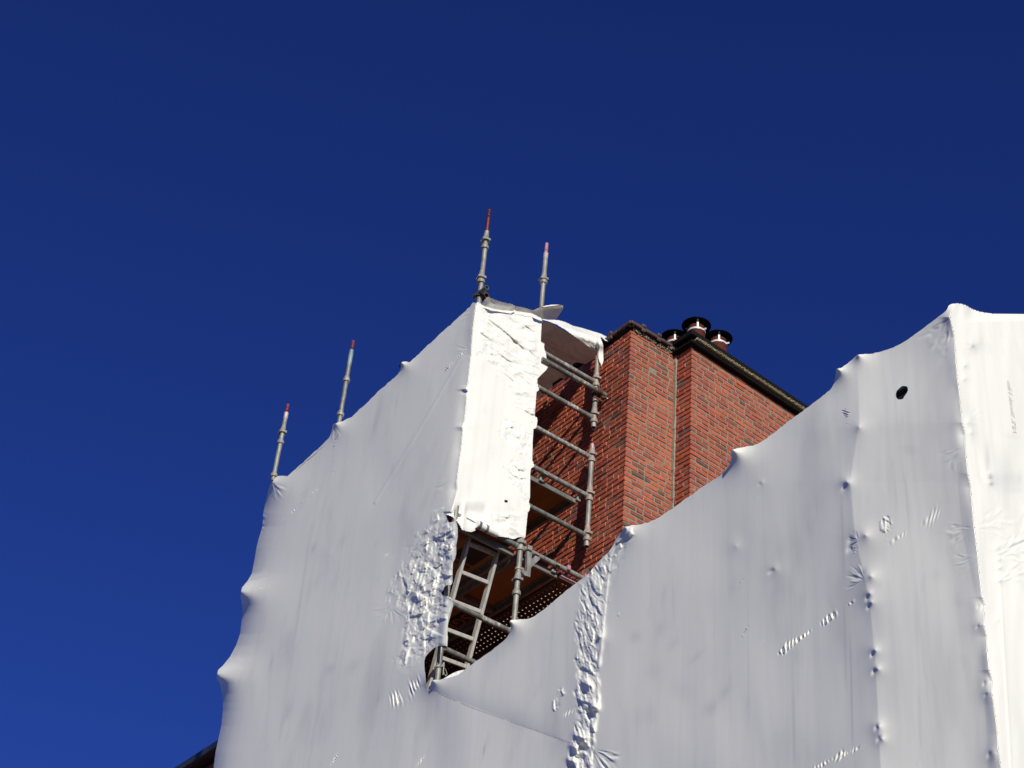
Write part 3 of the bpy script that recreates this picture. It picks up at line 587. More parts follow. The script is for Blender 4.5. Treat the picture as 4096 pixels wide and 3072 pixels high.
def g_side(X, Y):
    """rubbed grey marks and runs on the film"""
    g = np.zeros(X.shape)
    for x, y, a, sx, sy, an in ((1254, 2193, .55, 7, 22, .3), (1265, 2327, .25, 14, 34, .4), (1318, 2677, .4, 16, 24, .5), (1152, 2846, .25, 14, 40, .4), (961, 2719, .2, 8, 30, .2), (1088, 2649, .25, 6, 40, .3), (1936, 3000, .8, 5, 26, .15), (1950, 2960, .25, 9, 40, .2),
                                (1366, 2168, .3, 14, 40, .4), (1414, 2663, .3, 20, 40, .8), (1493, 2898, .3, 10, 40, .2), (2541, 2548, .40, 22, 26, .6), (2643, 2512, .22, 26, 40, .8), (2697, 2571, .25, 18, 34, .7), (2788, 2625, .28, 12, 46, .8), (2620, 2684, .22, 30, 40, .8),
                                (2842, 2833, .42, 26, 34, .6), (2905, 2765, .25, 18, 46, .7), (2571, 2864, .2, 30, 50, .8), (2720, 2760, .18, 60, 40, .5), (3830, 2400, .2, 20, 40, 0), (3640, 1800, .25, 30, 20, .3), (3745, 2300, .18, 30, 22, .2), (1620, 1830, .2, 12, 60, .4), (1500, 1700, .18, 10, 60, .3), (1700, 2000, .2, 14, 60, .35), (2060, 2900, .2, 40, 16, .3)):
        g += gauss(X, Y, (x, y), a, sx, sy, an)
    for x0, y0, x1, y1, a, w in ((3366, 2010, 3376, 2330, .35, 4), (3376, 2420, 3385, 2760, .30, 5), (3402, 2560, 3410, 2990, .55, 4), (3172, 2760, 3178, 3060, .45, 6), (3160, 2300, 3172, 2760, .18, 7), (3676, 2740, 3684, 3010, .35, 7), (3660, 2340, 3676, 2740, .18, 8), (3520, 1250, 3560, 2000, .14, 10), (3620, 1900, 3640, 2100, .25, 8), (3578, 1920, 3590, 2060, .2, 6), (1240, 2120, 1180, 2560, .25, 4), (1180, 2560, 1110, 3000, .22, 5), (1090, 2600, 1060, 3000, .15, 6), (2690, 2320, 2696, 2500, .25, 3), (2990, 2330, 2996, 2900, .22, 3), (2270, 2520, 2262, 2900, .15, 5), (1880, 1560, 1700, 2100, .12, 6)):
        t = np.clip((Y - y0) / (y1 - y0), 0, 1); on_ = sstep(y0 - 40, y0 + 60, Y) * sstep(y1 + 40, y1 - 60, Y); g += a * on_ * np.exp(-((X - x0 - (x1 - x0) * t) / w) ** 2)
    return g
def g_end(X, Y):  # shade of tubes pressed against the film, painted in as dark spots
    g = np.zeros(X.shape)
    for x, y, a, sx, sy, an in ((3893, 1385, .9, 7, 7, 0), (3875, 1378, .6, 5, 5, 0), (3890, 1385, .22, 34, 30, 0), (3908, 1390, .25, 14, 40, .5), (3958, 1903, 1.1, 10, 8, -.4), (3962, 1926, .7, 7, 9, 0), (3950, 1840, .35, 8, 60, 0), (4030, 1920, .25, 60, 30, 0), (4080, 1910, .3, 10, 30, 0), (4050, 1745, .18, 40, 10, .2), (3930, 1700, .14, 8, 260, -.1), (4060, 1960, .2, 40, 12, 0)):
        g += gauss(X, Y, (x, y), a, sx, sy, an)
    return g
SEAM = [(1716, 2760), (1790, 2790), (1900, 2836), (2100, 2908), (2286, 2972), (2272, 3030), (2266, 3072), (2262, 3220)]
def ragged(P, amp, seed, step=9.0):
    out = []; P = [np.array(p, float) for p in P]; k = 0
    for a, b in zip(P[:-1], P[1:]):
        L = np.hypot(*(b - a)); n = max(1, int(L / step)); nr = np.array([-(b - a)[1], (b - a)[0]]) / max(L, 1e-6)
        for i in range(n):
            p = a + (b - a) * i / n; j = 0 if i == 0 else amp * float(pn(k * .37 + .1, seed + .5, seed)) + amp * .6 * float(pn(k * .91 + .1, seed + 3.5, seed)); k += 1
            out.append(tuple(p + nr * j))
    return out + [tuple(P[-1])]
CORN_O = [(p[0] + 6, p[1]) for p in CORN[1:-1]]; CORG_O = [(p[0] + 6, p[1]) for p in CORG[1:]]
SIDE_T = ragged(TOPL, 2.4, 3) + CORN_O + TEAR + SEAM + LEFT[::-1][:-1]
SIDE_L = ragged(LOWTOP, 2.2, 4) + CORG_O + SEAM[::-1]
tower = empty('tower_sheeting', (XS, YS, 0), 'white film wrapped round the tall scaffold tower, torn open at its lower corner', 'sheeting')
film('side_panel', [SIDE_T], 0, XS, h_side, tower, grime_and_shade=g_side)
longs = empty('long_sheeting', (XS, YG, 0), 'long white film over the lower scaffold, rising to a peak at right', 'sheeting')
film('side_panel', [SIDE_L, HOLE], 0, XS, h_side, longs, grime_and_shade=g_side)

# bright end of the tower
ENDP = [tuple(p) for p in CORN[::-1]] + [(1912, 1208), (1931, 1219), (1950, 1231), (1968, 1230), (1983, 1227), (2005, 1232), (2025, 1236), (2075, 1240), (2127, 1247), (2150, 1258), (2163, 1268), (2168, 1277), (2165, 1317), (2163, 1366), (2178, 1374), (2176, 1389), (2184, 1413), (2188, 1452), (2195, 1462), (2185, 1480), (2170, 1494), (2150, 1514), (2149, 1530), (2157, 1559), (2146, 1568), (2143, 1610), (2139, 1664), (2148, 1670), (2150, 1684), (2145, 1712), (2134, 1716), (2131, 1760), (2129, 1840), (2133, 1848), (2138, 1864), (2124, 1874), (2121, 1890), (2120, 1990), (2115, 2007), (2121, 2025), (2118, 2040), (2111, 2052), (2106, 2100), (2102, 2145), (2098, 2155), (2086, 2148), (2072, 2149), (2060, 2155), (2048, 2156), (2030, 2150), (1989, 2145), (1968, 2134), (1948, 2128), (1925, 2118), (1907, 2112), (1903, 2121), (1886, 2128), (1865, 2125), (1848, 2119), (1838, 2102), (1826, 2083), (1806, 2066), (1786, 2058)]
DOT = [(2020, 1999), (2027, 2000), (2031, 2006), (2029, 2011), (2022, 2009), (2018, 2004)]
def h_end(X, Y):
    h = .012 * pn(X / 170, Y / 260, 71) + .0035 * pn(X / 60, Y / 120, 72)
    h += crumple(X, Y, [(1930, 1240), (2160, 1280), (2165, 1370), (2180, 1450), (2140, 1520), (2150, 1570), (2060, 1560), (2000, 1500), (1930, 1440), (1905, 1350)], 30, 34, .0115, R_(36), 3.0, 73, .8)
    h += crumple(X, Y, [(1900, 1330), (1960, 1340), (2010, 1430), (1990, 1480), (1940, 1440), (1905, 1430)], 14, 22, .010, R_(70), 2.2, 74, .6)
    h += crumple(X, Y, [(2060, 1560), (2145, 1580), (2135, 1690), (2060, 1640)], 16, 26, .010, R_(10), 2.0, 75, .6)
    h += crumple(X, Y, [(2005, 1680), (2060, 1690), (2125, 1740), (2120, 1830), (2020, 1790), (1995, 1740)], 16, 20, .011, R_(75), 2.2, 76, .7)
    h += crumple(X, Y, [(2015, 1830), (2080, 1840), (2118, 1900), (2115, 2000), (2040, 1940), (2010, 1890)], 16, 20, .011, R_(60), 2.0, 77, .7)
    h += crumple(X, Y, [(1960, 2060), (2100, 2030), (2098, 2150), (1960, 2130)], 24, 34, .012, R_(45), 2.4, 78, .6)
    h += row(X, Y, (1925, 1415), (1990, 1450), (.1, -1), 22, 13, .005, 79) + row(X, Y, (2045, 1620), (2085, 1660), (.3, -1), 10, 10, .004, 80) + row(X, Y, (1870, 1560), (1860, 1720), (1, .2), 9, 26, .003, 81)
    for p, a, s in (((1874, 1560), .02, 16), ((1862, 1690), .022, 18), ((1842, 1850), .02, 20), ((2062, 1494), .01, 10), ((1906, 1216), .03, 30)): h += poke(X, Y, p, a, s)
    # the free lower flap swings out, round the corner
    h += .05 * sstep(2040, 2120, Y) * sstep(1930, 1850, X) - .03 * sstep(1960, 1930, X) * sstep(2000, 2060, Y)
    h += .030 * np.exp(-((X - 1853 + (Y - 2060) * .1) / 10) ** 2) * sstep(1990, 2060, Y)
    # sheet drawn round the ledger at its foot
    lx = (Y - 2112) - (X - 1950) * .52; h += .022 * np.exp(-(lx / 15) ** 2) * sstep(1880, 1930, X) * sstep(2080, 1990, X)
    cx = SEAMX(Y); h -= .012 * sstep(0, 1, (X - cx) * 0) ; d = X - cx
    h += .012 * np.exp(-(d / 9) ** 2) * ((Y > 1420) & (Y < 1990))
    w = np.exp(-(np.maximum(d, 0) / 26) ** 2) * (Y > 1205) * sstep(2060, 2000, Y); h = h * (1 - w)
    return h
film('end_panel', [ENDP, DOT], 1, YP, h_end, tower, 3.2)

# right hand end of the long sheeting
ENDL = [tuple(p) for p in CORG[::-1]] + [(3840, 1214), (3860, 1219), (3874, 1226), (3887, 1234), (3905, 1242), (3923, 1247), (3950, 1252), (3978, 1255), (4096, 1256), (4200, 1250), (4330, 1240), (4800, 1232), (4800, 3260)]
def h_endl(X, Y):
    h = .010 * pn(X / 260, Y / 420, 91) + .003 * pn(X / 50, Y / 300, 92)
    h += kink(X, Y, (3890, 1287), (4800, 1262), -1, -.0009, 60, 40)
    for p, a, s in (((3858, 1460), .014, 9), ((3854, 1515), .014, 9), ((3868, 1690), .018, 14), ((3882, 1730), .012, 10), ((3960, 1905), .02, 10), ((3964, 1930), .016, 9), ((3990, 2190), .010, 12), ((3996, 2236), .012, 12), ((3998, 2270), .012, 10), ((3998, 2320), .014, 12), ((3883, 1385), .010, 14), ((3990, 2480), .006, 8)): h += poke(X, Y, p, a, s)
    for a in (((3990, 2230), 20, 260, -60, 10, 15, .006, 93), ((3900, 2110), 10, 150, -50, 20, 12, .004, 94), ((3870, 1690), 8, 80, -60, 20, 12, .002, 95), ((3884, 1385), 10, 40, -180, 180, 7, .0015, 96), ((3935, 2230), 10, 220, -35, 0, 22, .005, 97), ((3990, 2330), 14, 200, -50, -5, 16, .005, 98)): h += fan(X, Y, *a)
    h += -.008 * sstep(2520, 2560, X * 0 + Y) * 0 + .003 * np.exp(-((X - np.interp(Y, [2300, 3072], [3999, 4045])) / 5) ** 2) * sstep(2280, 2330, Y)
    cx = SEAMG(Y); d = X - cx; w = np.exp(-(np.maximum(d, 0) / 22) ** 2); return h * (1 - w)
film('end_panel', [ENDL], 1, YG, h_endl, longs, 4.0, grime_and_shade=g_end)
# print of the film maker seen from the back: mirrored, faint, running upwards
m_, n_, l_, p_ = mat('faint_print', .3, (.862, .852, .775)); M['print'] = m_
cu = bpy.data.curves.new('film_print', 'FONT'); cu.body = 'APR Shrink Film'; cu.size = .062; cu.align_x = 'CENTER'; cu.align_y = 'CENTER'; cu.resolution_u = 3
o = bpy.data.objects.new('film_print', cu); COL.objects.link(o); dg = bpy.context.evaluated_depsgraph_get(); me = bpy.data.meshes.new_from_object(o.evaluated_get(dg)); bpy.data.objects.remove(o)
pc = on(1, YG, 4042, 1630); co = np.zeros(len(me.vertices) * 3, np.float32); me.vertices.foreach_get('co', co); co = co.reshape(-1, 3).astype(float)
W_ = np.stack([pc[0] + co[:, 1], np.full(len(co), YG), pc[2] + co[:, 0]], -1); q_ = (W_ - EYE) @ MROT.T; qx = q_[:, 0] / q_[:, 2] * F_PX + 2048; qy = q_[:, 1] / q_[:, 2] * F_PX + 1536
W_[:, 1] = YG - h_endl(qx, qy) - .003; me.vertices.foreach_set('co', W_.astype(np.float32).ravel()); me.update(); me.materials.clear(); me.materials.append(M['print']); link('film_print', me, longs)
FOLD = [(1768, 2719), (1780, 2711), (1793, 2703), (1809, 2694), (1829, 2685), (1855, 2679), (1862, 2682), (1850, 2694), (1833, 2704), (1809, 2713), (1785, 2721), (1770, 2724)]
film('folded_edge', [FOLD], 0, XS + .035, lambda X, Y: -.0011 * (X - 1768) + .002 * pn(X / 14, Y / 14, 5), longs, 2.5)
# foot of both films down to the pavement, far ends
def wallquad(name, pts, parent):
    m = MB(); P = [tuple(map(float, p)) for p in pts]; n = len(P)
    m.add(P + [(p[0], p[1], 0.02) for p in P], [(i, i + 1, n + i + 1, n + i) for i in range(n - 1)]); return m.build(name, M['film'], parent)
pa = on(0, XS + .03, 842, 3222); pb = on(0, XS + .01, 2262, 3222); pc = on(0, XS, 4024, 3222); pd = on(1, YG, 4800, 3258)
wallquad('lower_panel', [pa, pb], tower); wallquad('lower_panel', [pb, pc, pd], longs)
m = MB(); far = [on(0, XS + .10, p[0] + 8, p[1]) for p in LEFT]; L = len(far)
m.add([p + np.array([0, -.02, 0]) for p in far] + [p + np.array([1.45, -.10, 0]) for p in far], [(i, i + 1, L + i + 1, L + i) for i in range(L - 1)], 0, True); m.build('far_panel', M['film'], tower)

# roof film of the tower, sagging slightly, ragged along the brick wall
def grid_sheet(name, fun, nu, nv, parent, keep=None):
    U, V = np.meshgrid(np.linspace(0, 1, nu), np.linspace(0, 1, nv)); P = fun(U, V).reshape(-1, 3); ix = np.arange(nu * nv).reshape(nv, nu)
    q = np.stack([ix[:-1, :-1], ix[:-1, 1:], ix[1:, 1:], ix[1:, :-1]], -1).reshape(-1, 4)
    if keep is not None: q = q[keep((U[:-1, :-1] + U[1:, 1:]) / 2, (V[:-1, :-1] + V[1:, 1:]) / 2).ravel()]
    me = bpy.data.meshes.new(name); me.from_pydata(P.tolist(), [], q.tolist()); me.polygons.foreach_set('use_smooth', [True] * len(q)); me.materials.append(M['film']); return link(name, me, parent)
def roof_f(U, V):
    y = YS - .02 + V * 3.5; notch = .10 * sstep(.1, .35, pn(y * 3.1, y * 0 + 2.2, 5)) + .05 * sstep(.0, .3, pn(y * 9, y * 0 + .4, 6))
    xm = XW - .06 - notch * sstep(.03, .08, V); x = XS + U * (xm - XS)
    z = 12.800 - (.42 + .25 * V) * (1 - sstep(0, .62, U)) * .96 - .03 * np.sin(np.pi * U) * np.sin(np.pi * V * 2.2) ** 2
    z = z + .012 * pn(x * 5, y * 4, 7) + .010 * (1 - np.abs(pn(x * 7 + y * 3, y * 9 - x * 5, 8)) * 1.8) + .004 * pn(x * 22, y * 17, 9)
    return np.stack([x, y, z], -1)
grid_sheet('roof_panel', roof_f, 90, 220, tower)
HEM = [(2160, 1276), (2172, 1274), (2190, 1279), (2215, 1279), (2237, 1281), (2262, 1288), (2293, 1303), (2330, 1312), (2369, 1324), (2405, 1335), (2434, 1350), (2448, 1353), (2457, 1349), (2452, 1356), (2433, 1367), (2420, 1362), (2411, 1355), (2402, 1344), (2404, 1356), (2410, 1370), (2413, 1384), (2413, 1420), (2414, 1442), (2411, 1452), (2407, 1462), (2400, 1452), (2391, 1426), (2387, 1396), (2385, 1374), (2382, 1390), (2379, 1398), (2350, 1384), (2320, 1362), (2297, 1346), (2262, 1320), (2225, 1298), (2195, 1286)]
def h_hem(X, Y):
    t = (Y - np.interp(X, [2160, 2237, 2330, 2405, 2457], [1276, 1281, 1312, 1337, 1352])) / 40
    h = .05 * np.exp(-((t - .9) / .6) ** 2) - .25 * np.clip(.5 - t, 0, 2) * .5
    h += .010 * pn(X / 40, Y / 60, 101) + crumple(X, Y, [(2170, 1270), (2300, 1300), (2390, 1390), (2300, 1350), (2200, 1292)], 8, 15, .006, R_(60), 1.8, 102, .5)
    return h + .05 * sstep(2380, 2400, X)
film('roof_hem', [HEM], 1, YS, h_hem, tower, 2.6)
SCROLL = [(1926, 1216), (1934, 1206), (1941, 1196), (1950, 1186), (1975, 1196), (2004, 1207), (2030, 1213), (2047, 1215), (2062, 1224), (2090, 1229), (2134, 1241), (2150, 1233), (2180, 1223), (2206, 1219), (2235, 1218), (2253, 1221), (2252, 1236), (2240, 1255), (2226, 1276), (2200, 1277), (2172, 1277), (2150, 1266), (2127, 1254), (2075, 1246), (2025, 1242), (1985, 1240), (1955, 1238), (1938, 1226)]
def h_scr(X, Y):
    base = np.interp(X, [1926, 1985, 2025, 2127, 2172, 2253], [1222, 1238, 1242, 1254, 1277, 1290])
    up = np.maximum(base - Y, 0); h = .010 + up * .0019 + .006 * pn(X / 30, Y / 30, 111)
    return h + .03 * np.exp(-((Y - 1233 - (X - 2134) * -.12) / 7) ** 2) * sstep(2120, 2160, X) - .02 * np.exp(-(dist_poly(X, Y, [(2062, 1222), (2058, 1240)], False) / 5) ** 2)
film('roof_flap', [SCROLL], 1, YP - .02, h_scr, tower, 2.6)
# a taped film sleeve round the wrapped ledger
m = MB(); a = on(1, YP - .012, 1907, 2096); b = on(1, YP - .012, 1990, 2140)
m.lathe(a, b - a, [(0, .036), (.05, .034), (.12, .033), (.2, .030), (float(np.linalg.norm(b - a)), .022)], 18); wo_ = m.build('wrapped_ledger', M['film'], tower)
dv = (b - a) / np.linalg.norm(b - a)
for t in (.012, .088):
    m = MB(); m.lathe(a + dv * t, dv, [(0, .0365), (0, .0385), (.024, .038), (.024, .036)], 20, caps=False); m.build('tape_band', M['tape'], wo_)
m = MB(); a = on(1, YS - .01, 1787, 2398); b = on(1, YS - .01, 1769, 2588)
L_ = float(np.linalg.norm(b - a)); m.lathe(a, b - a, [(0, .046), (.03, .044), (.06, .034), (.12, .038), (.16, .031), (L_ * .55, .030), (L_ * .75, .034), (L_ * .8, .040), (L_ * .97, .041), (L_, .040)], 22); m.build('film_sleeve', M['film'], tower)

# ================================================================== SCAFFOLD
def px_y(x, y, yy=YS): return on(1, yy, x, y)
def cup(m, x, y, z, r=.024, mat=0):
    """spigot flange with its lugs, above a joint"""
    m.lathe((x, y, z), (0, 0, 1), [(-.012, .044), (.008, .042), (.022, .031), (.06, .0275), (.085, .0245)], 22, mat)
    for k in range(4):
        an = k * math.pi / 2 + .5; m.box((x + .040 * math.cos(an), y + .040 * math.sin(an), z - .002), (.024, .024, .030), Matrix.Rotation(an, 3, 'Z').transposed(), mat, .004)
def ring(m, x, y, z, mat=0):
    m.lathe((x, y, z), (0, 0, 1), [(-.024, .0245), (-.020, .036), (-.002, .040), (.016, .037), (.020, .029), (.05, .0245)], 22, mat)
def standard(label, x, y, z0, z1, rings=(), cups=(), spig=None, paint=None, m_tube='galv', m_col='collar', hollow=False, group='upright scaffold tubes', foot=None):
    e = empty('scaffold_standard', (x, y, z0), label, 'scaffold pole', group)
    m = MB(); m.tube((x, y, z0) if foot is None else (foot, y, z0), (x, y, z1), .02415, 22, 0, hollow); tb_ = m.build('tube', M[m_tube], e)
    for z in rings:
        m = MB(); ring(m, x, y, z); m.build('collar', M[m_col], e)
    for z in cups:
        m = MB(); cup(m, x, y, z); m.build('flange', M[m_col], e)
    if spig:
        m = MB(); zt, mt = spig
        m.lathe((x, y, z1 - .01), (0, 0, 1), [(0, .0235), (.012, .0235), (.02, .0185), (zt - z1 + .005, .0178), (zt - z1 + .01, .0165)], 8, 0, False)
        for zz in (z1 + (zt - z1) * .30,): m.lathe((x - .012, y - .019, zz), (-.45, -.9, 0), [(0, .006), (.004, .006)], 10)
        m.build('spigot', M[mt], tb_)
    if paint:
        m = MB(); zl, mp = paint; m.lathe((x, y, zl), (0, 0, 1), [(0, .0247), (z1 - zl + .001, .0247), (z1 - zl + .002, .020)], 22, 0, True); m.build('painted_end', M[mp], tb_)
    return e
def zy(px, py, yy=YS): return float(on(1, yy, px, py)[2])
def zx(px, py, xx=XA): return float(on(0, xx, px, py)[2])
# the four standards that rise over the film
b3 = px_y(1914, 1208)
standard('steel scaffold pole with dark maroon tip, tallest, at the front corner of the tower', float(b3[0]), YS, 7.6, zy(1948, 873), (zy(1936, 988), zy(1923, 1126)), (zy(1939, 960), zy(1924, 1112)), (zy(1951, 836), 'maroon'), (zy(1944, 925), 'maroon'), foot=6.832)
b4 = px_y(2165, 1229)
e_B = standard('steel scaffold pole with pale pink tip beside the torn film flap', float(b4[0]), YS, 7.6, zy(2181, 1012), (zy(2172, 1128), zy(2084, 2198), zy(2072, 2376)), (zy(2173, 1118), zy(2080, 2172), zy(2077, 2322)), (zy(2184, 972), 'pink_paint'), (zy(2180, 1034), 'galv_pink'))
p2 = on(0, XA, 1363, 1652); p1 = on(0, XA, 1096, 1901)
standard('weathered steel scaffold pole with teal upper end and red tip on the sheeted wall', XA, float(p2[1]), 7.6, zx(1405, 1404), (zx(1387, 1520), zx(1366, 1655)), (), (zx(1410, 1366), 'red_paint'), (zx(1394, 1462), 'teal'), 'galv_dark')
standard('steel scaffold pole with pinkish red tip at the far left end of the sheeting', XA, float(p1[1]), zx(1093, 1922), zx(1148, 1650), (zx(1124, 1768), zx(1097, 1901)), (zx(1131, 1729),), (zx(1153, 1617), 'red_paint'), (zx(1146, 1672), 'galv_pink'))
# inner standard, hung in two lengths in front of the brick wall
standard('upper hanging scaffold tube with open lower end, close to the brick wall', XC, YS, zy(2377.5, 1712), 12.74, (zy(2384, 1541), zy(2380, 1688)), (zy(2387, 1516), zy(2382, 1660)), None, None, 'galv', 'collar_rust', True)
standard('lower hanging scaffold tube with pink stained spigot, in front of the brick wall', XC, YS, zy(2348, 2187), zy(2366, 1800), (zy(2363, 1840), zy(2356, 1997), zy(2348, 2158)), (zy(2366, 1818), zy(2358, 1974), zy(2350, 2135)), (zy(2365, 1774), 'galv_pink'), None, 'galv', 'collar_rust', True)
xs2 = (XB, XC)
# ledgers
def ledger(label, z, x0, x1, m_t='galv_dark', yy=YS, heads=(True, True), splash=None, group='horizontal scaffold tubes'):
    e = empty('scaffold_ledger', ((x0 + x1) / 2, yy, z), label, 'scaffold tube', group)
    m = MB(); m.tube((x0 + .03, yy, z), (x1 - .03, yy, z), .0242, 20); m.build('tube', M[m_t], e)
    for x, on_, s in ((x0, heads[0], 1), (x1, heads[1], -1)):
        if not on_: continue
        m = MB(); m.lathe((x + s * .062, yy, z), (-s, 0, 0), [(0, .0255), (.018, .0262), (.030, .021), (.040, .021)], 16)
        m.box((x + s * .030, yy, z + .004), (.022, .030, .058), None, 0, .005); m.build('ledger_head', M['collar'], e)
    if splash:
        m = MB(); m.tube((splash[0], yy, z), (splash[1], yy, z), .0252, 20); m.build('cement_splash', M['splash'], e)
    return e
zl = [zy(2300, 1480.5), 0, 0]
ledger('topmost tube under the film roof, pale blue stained at its right end', 12.408, XB, XC, 'galv', splash=(7.86, 8.02))
ledger('grey tube with white cement splashes held by a rusty coupler at the inner pole', 12.268, XB, XC + .115, 'galv_dark', YS - .053, (False, False), splash=(7.93, 8.13))
ledger('third tube from the top, cement splashed, ending above the open tube end', 11.962, XB, XC, 'galv_dark', splash=(7.93, 8.06))
ledger('pinkish brown stained tube just under the white torn film tab', 11.490, XB, XC, 'splash')
ledger('thick grey tube carrying the upper plywood deck by its hooks', 11.038, XB, XC, 'galv')
ledger('plain grey tube below the upper plywood deck, against the brick shadow', 10.598, XB, XC, 'galv_dark')
ledger('grey tube at the lower deck with a pink painted hook', 10.132, XB, XC + .35, 'galv', heads=(True, False))
ledger('dark tube under the white end panel with film wrapped round it', 10.126, XA, XB, 'galv_dark')
ledger('tube crossing the ladder, whitened with cement at its right end', 9.260, XA, XB, 'galv_dark', splash=(7.19, 7.38))
ledger('lowest tube across the ladder at the bottom of the opening', 8.818, XA, XB, 'galv_dark')
ledger('short open tube stub clamped beside the maroon tipped pole', 0, 0, 0) if False else None
# coupler and stub tube at the front pole
st = empty('scaffold_tube', (float(b3[0]) + .055, YS - .1, 12.66), 'short open ended tube stub clamped beside the maroon tipped pole', 'scaffold tube')
zst = zy(1944, 1152, YS - .12); m = MB(); xst = float(px_y(1944, 1152, YS - .12)[0]); m.tube((xst, YS - .135, zst), (xst, YS + .06, zst), .0242, 20, 0, True); m.build('tube', M['galv_dark'], st)
def coupler(label, c, axis_a, axis_b, s=1.0, matn='rust'):
    e = empty('scaffold_coupler', tuple(c), label, 'coupler', 'rusty scaffold couplers'); c = np.asarray(c, float); a = np.asarray(axis_a, float); b = np.asarray(axis_b, float); n = np.cross(a, b)
    m = MB(); m.lathe(c + n * .028 - a * .03, a, [(0, .026), (0, .034), (.06, .034), (.06, .026)], 18, caps=False)
    m.lathe(c - n * .028 - b * .03, b, [(0, .026), (0, .034), (.06, .034), (.06, .026)], 18, caps=False)
    m.box(c, (.05, .05, .018), (a, b, n), 0, .004); bo_ = m.build('body', M[matn], e)
    for sg, p, q in ((1, a, b), (-1, b, a)):
        m = MB(); k = c + n * .028 * sg + q * .042
        m.box(k, (.036, .022, .030), (p, q, n), 0, .004); m.lathe(k - n * .035, n, [(0, .007), (.075, .007)], 8); m.lathe(k + n * .03, n, [(0, .014), (.012, .014)], 6, smooth=False); m.build('bolt', M[matn], bo_)
    return e
coupler('rusty coupler clamping the tube stub to the maroon tipped pole', (float(b3[0]) + .030, YS - .01, zst + .0), (0, 0, 1), (0, 1, 0))
cz = 12.262
coupler('dark coupler with a protruding bolt on the inner pole by the brick wall', (XC, YS - .026, 12.268), (0, 0, 1), (1, 0, 0))
bt = empty('coupler_bolt', (XC + .12, YS - .06, 12.24), 'thin white tipped rod sticking out from the coupler towards the brick corner', 'bolt')
m = MB(); q0 = px_y(2405, 1588, YS - .06); q1 = px_y(2424, 1591, YS - .075); q2 = px_y(2443, 1604, YS - .085)
m.tube(q0, q1, .016, 14); m.build('nut', M['rust'], bt); m = MB(); m.tube(q1, q2, .007, 10); m.build('rod', M['strap'], bt)
m = MB(); q3 = px_y(2415, 1609, YS - .055); q4 = px_y(2374, 1585, YS - .04); m.box((np.array(q3) + q4) / 2, (float(np.linalg.norm(q3 - q4)), .012, .020), None, 0, .003); m.build('bar', M['rust'], bt)

# decks: frame, plywood, hooks
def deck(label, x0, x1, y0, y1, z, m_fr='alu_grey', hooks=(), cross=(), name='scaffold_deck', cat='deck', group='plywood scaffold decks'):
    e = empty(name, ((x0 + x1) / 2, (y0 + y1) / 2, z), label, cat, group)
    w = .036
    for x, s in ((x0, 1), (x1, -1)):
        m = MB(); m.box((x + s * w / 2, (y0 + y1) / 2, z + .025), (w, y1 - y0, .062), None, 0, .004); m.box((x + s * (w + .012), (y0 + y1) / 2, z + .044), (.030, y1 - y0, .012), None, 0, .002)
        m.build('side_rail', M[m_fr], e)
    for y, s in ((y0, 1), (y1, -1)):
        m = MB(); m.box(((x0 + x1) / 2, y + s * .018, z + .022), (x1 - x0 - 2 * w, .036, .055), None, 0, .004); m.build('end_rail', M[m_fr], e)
    m = MB(); m.box(((x0 + x1) / 2, (y0 + y1) / 2, z + .054), (x1 - x0 - .02, y1 - y0 - .02, .010)); m.build('plywood', M['ply'], e)
    for c in cross:
        m = MB(); m.box(((x0 + x1) / 2, c, z + .022), (x1 - x0 - 2 * w, .055, .052), None, 0, .004); m.build('cross_rail', M[m_fr], e)
    for hx in hooks:
        m = MB(); zz = z + .078; prof = [(math.cos(t), math.sin(t)) for t in np.linspace(-.25, math.pi * .95, 9)]
        yc_ = y0 - .055; P = []
        for rr in (.0255, .034):
            for (c_, s_) in prof: P += [(hx - .022, yc_ + rr * c_, zz - .024 + rr * s_), (hx + .022, yc_ + rr * c_, zz - .024 + rr * s_)]
        k = len(prof); F = []
        for i in range(k - 1): F += [(2 * i, 2 * i + 2, 2 * i + 3, 2 * i + 1), (2 * k + 2 * i, 2 * k + 2 * i + 1, 2 * k + 2 * i + 3, 2 * k + 2 * i + 2), (2 * i, 2 * k + 2 * i, 2 * k + 2 * i + 2, 2 * i + 2), (2 * i + 1, 2 * i + 3, 2 * k + 2 * i + 3, 2 * k + 2 * i + 1)]
        F += [(0, 1, 2 * k + 1, 2 * k), (2 * k - 2, 4 * k - 2, 4 * k - 1, 2 * k - 1)]; m.add(P, F)
        m.box((hx, y0 - .012, z + .04), (.044, .034, .050), None, 0, .003); m.build('hook', M['collar'], e)
    return e
Y2 = YS + 2.42
deck('orange brown plywood deck high in the open bay, seen from below', XB + .05, XC - .10, YS + .055, YS + 2.3, 10.945, hooks=(XB + .20, XC - .10))
deck('orange brown plywood deck beside the perforated steel plank', XB + .025, 8.005, YS + .055, Y2, 10.055, hooks=(7.70, 7.945), cross=(11.42,))
hdeck = deck('plywood hatch deck with black lettering above the ladder', XA + .05, XB - .02, YS + .055, Y2, 10.055, cross=(11.86,))
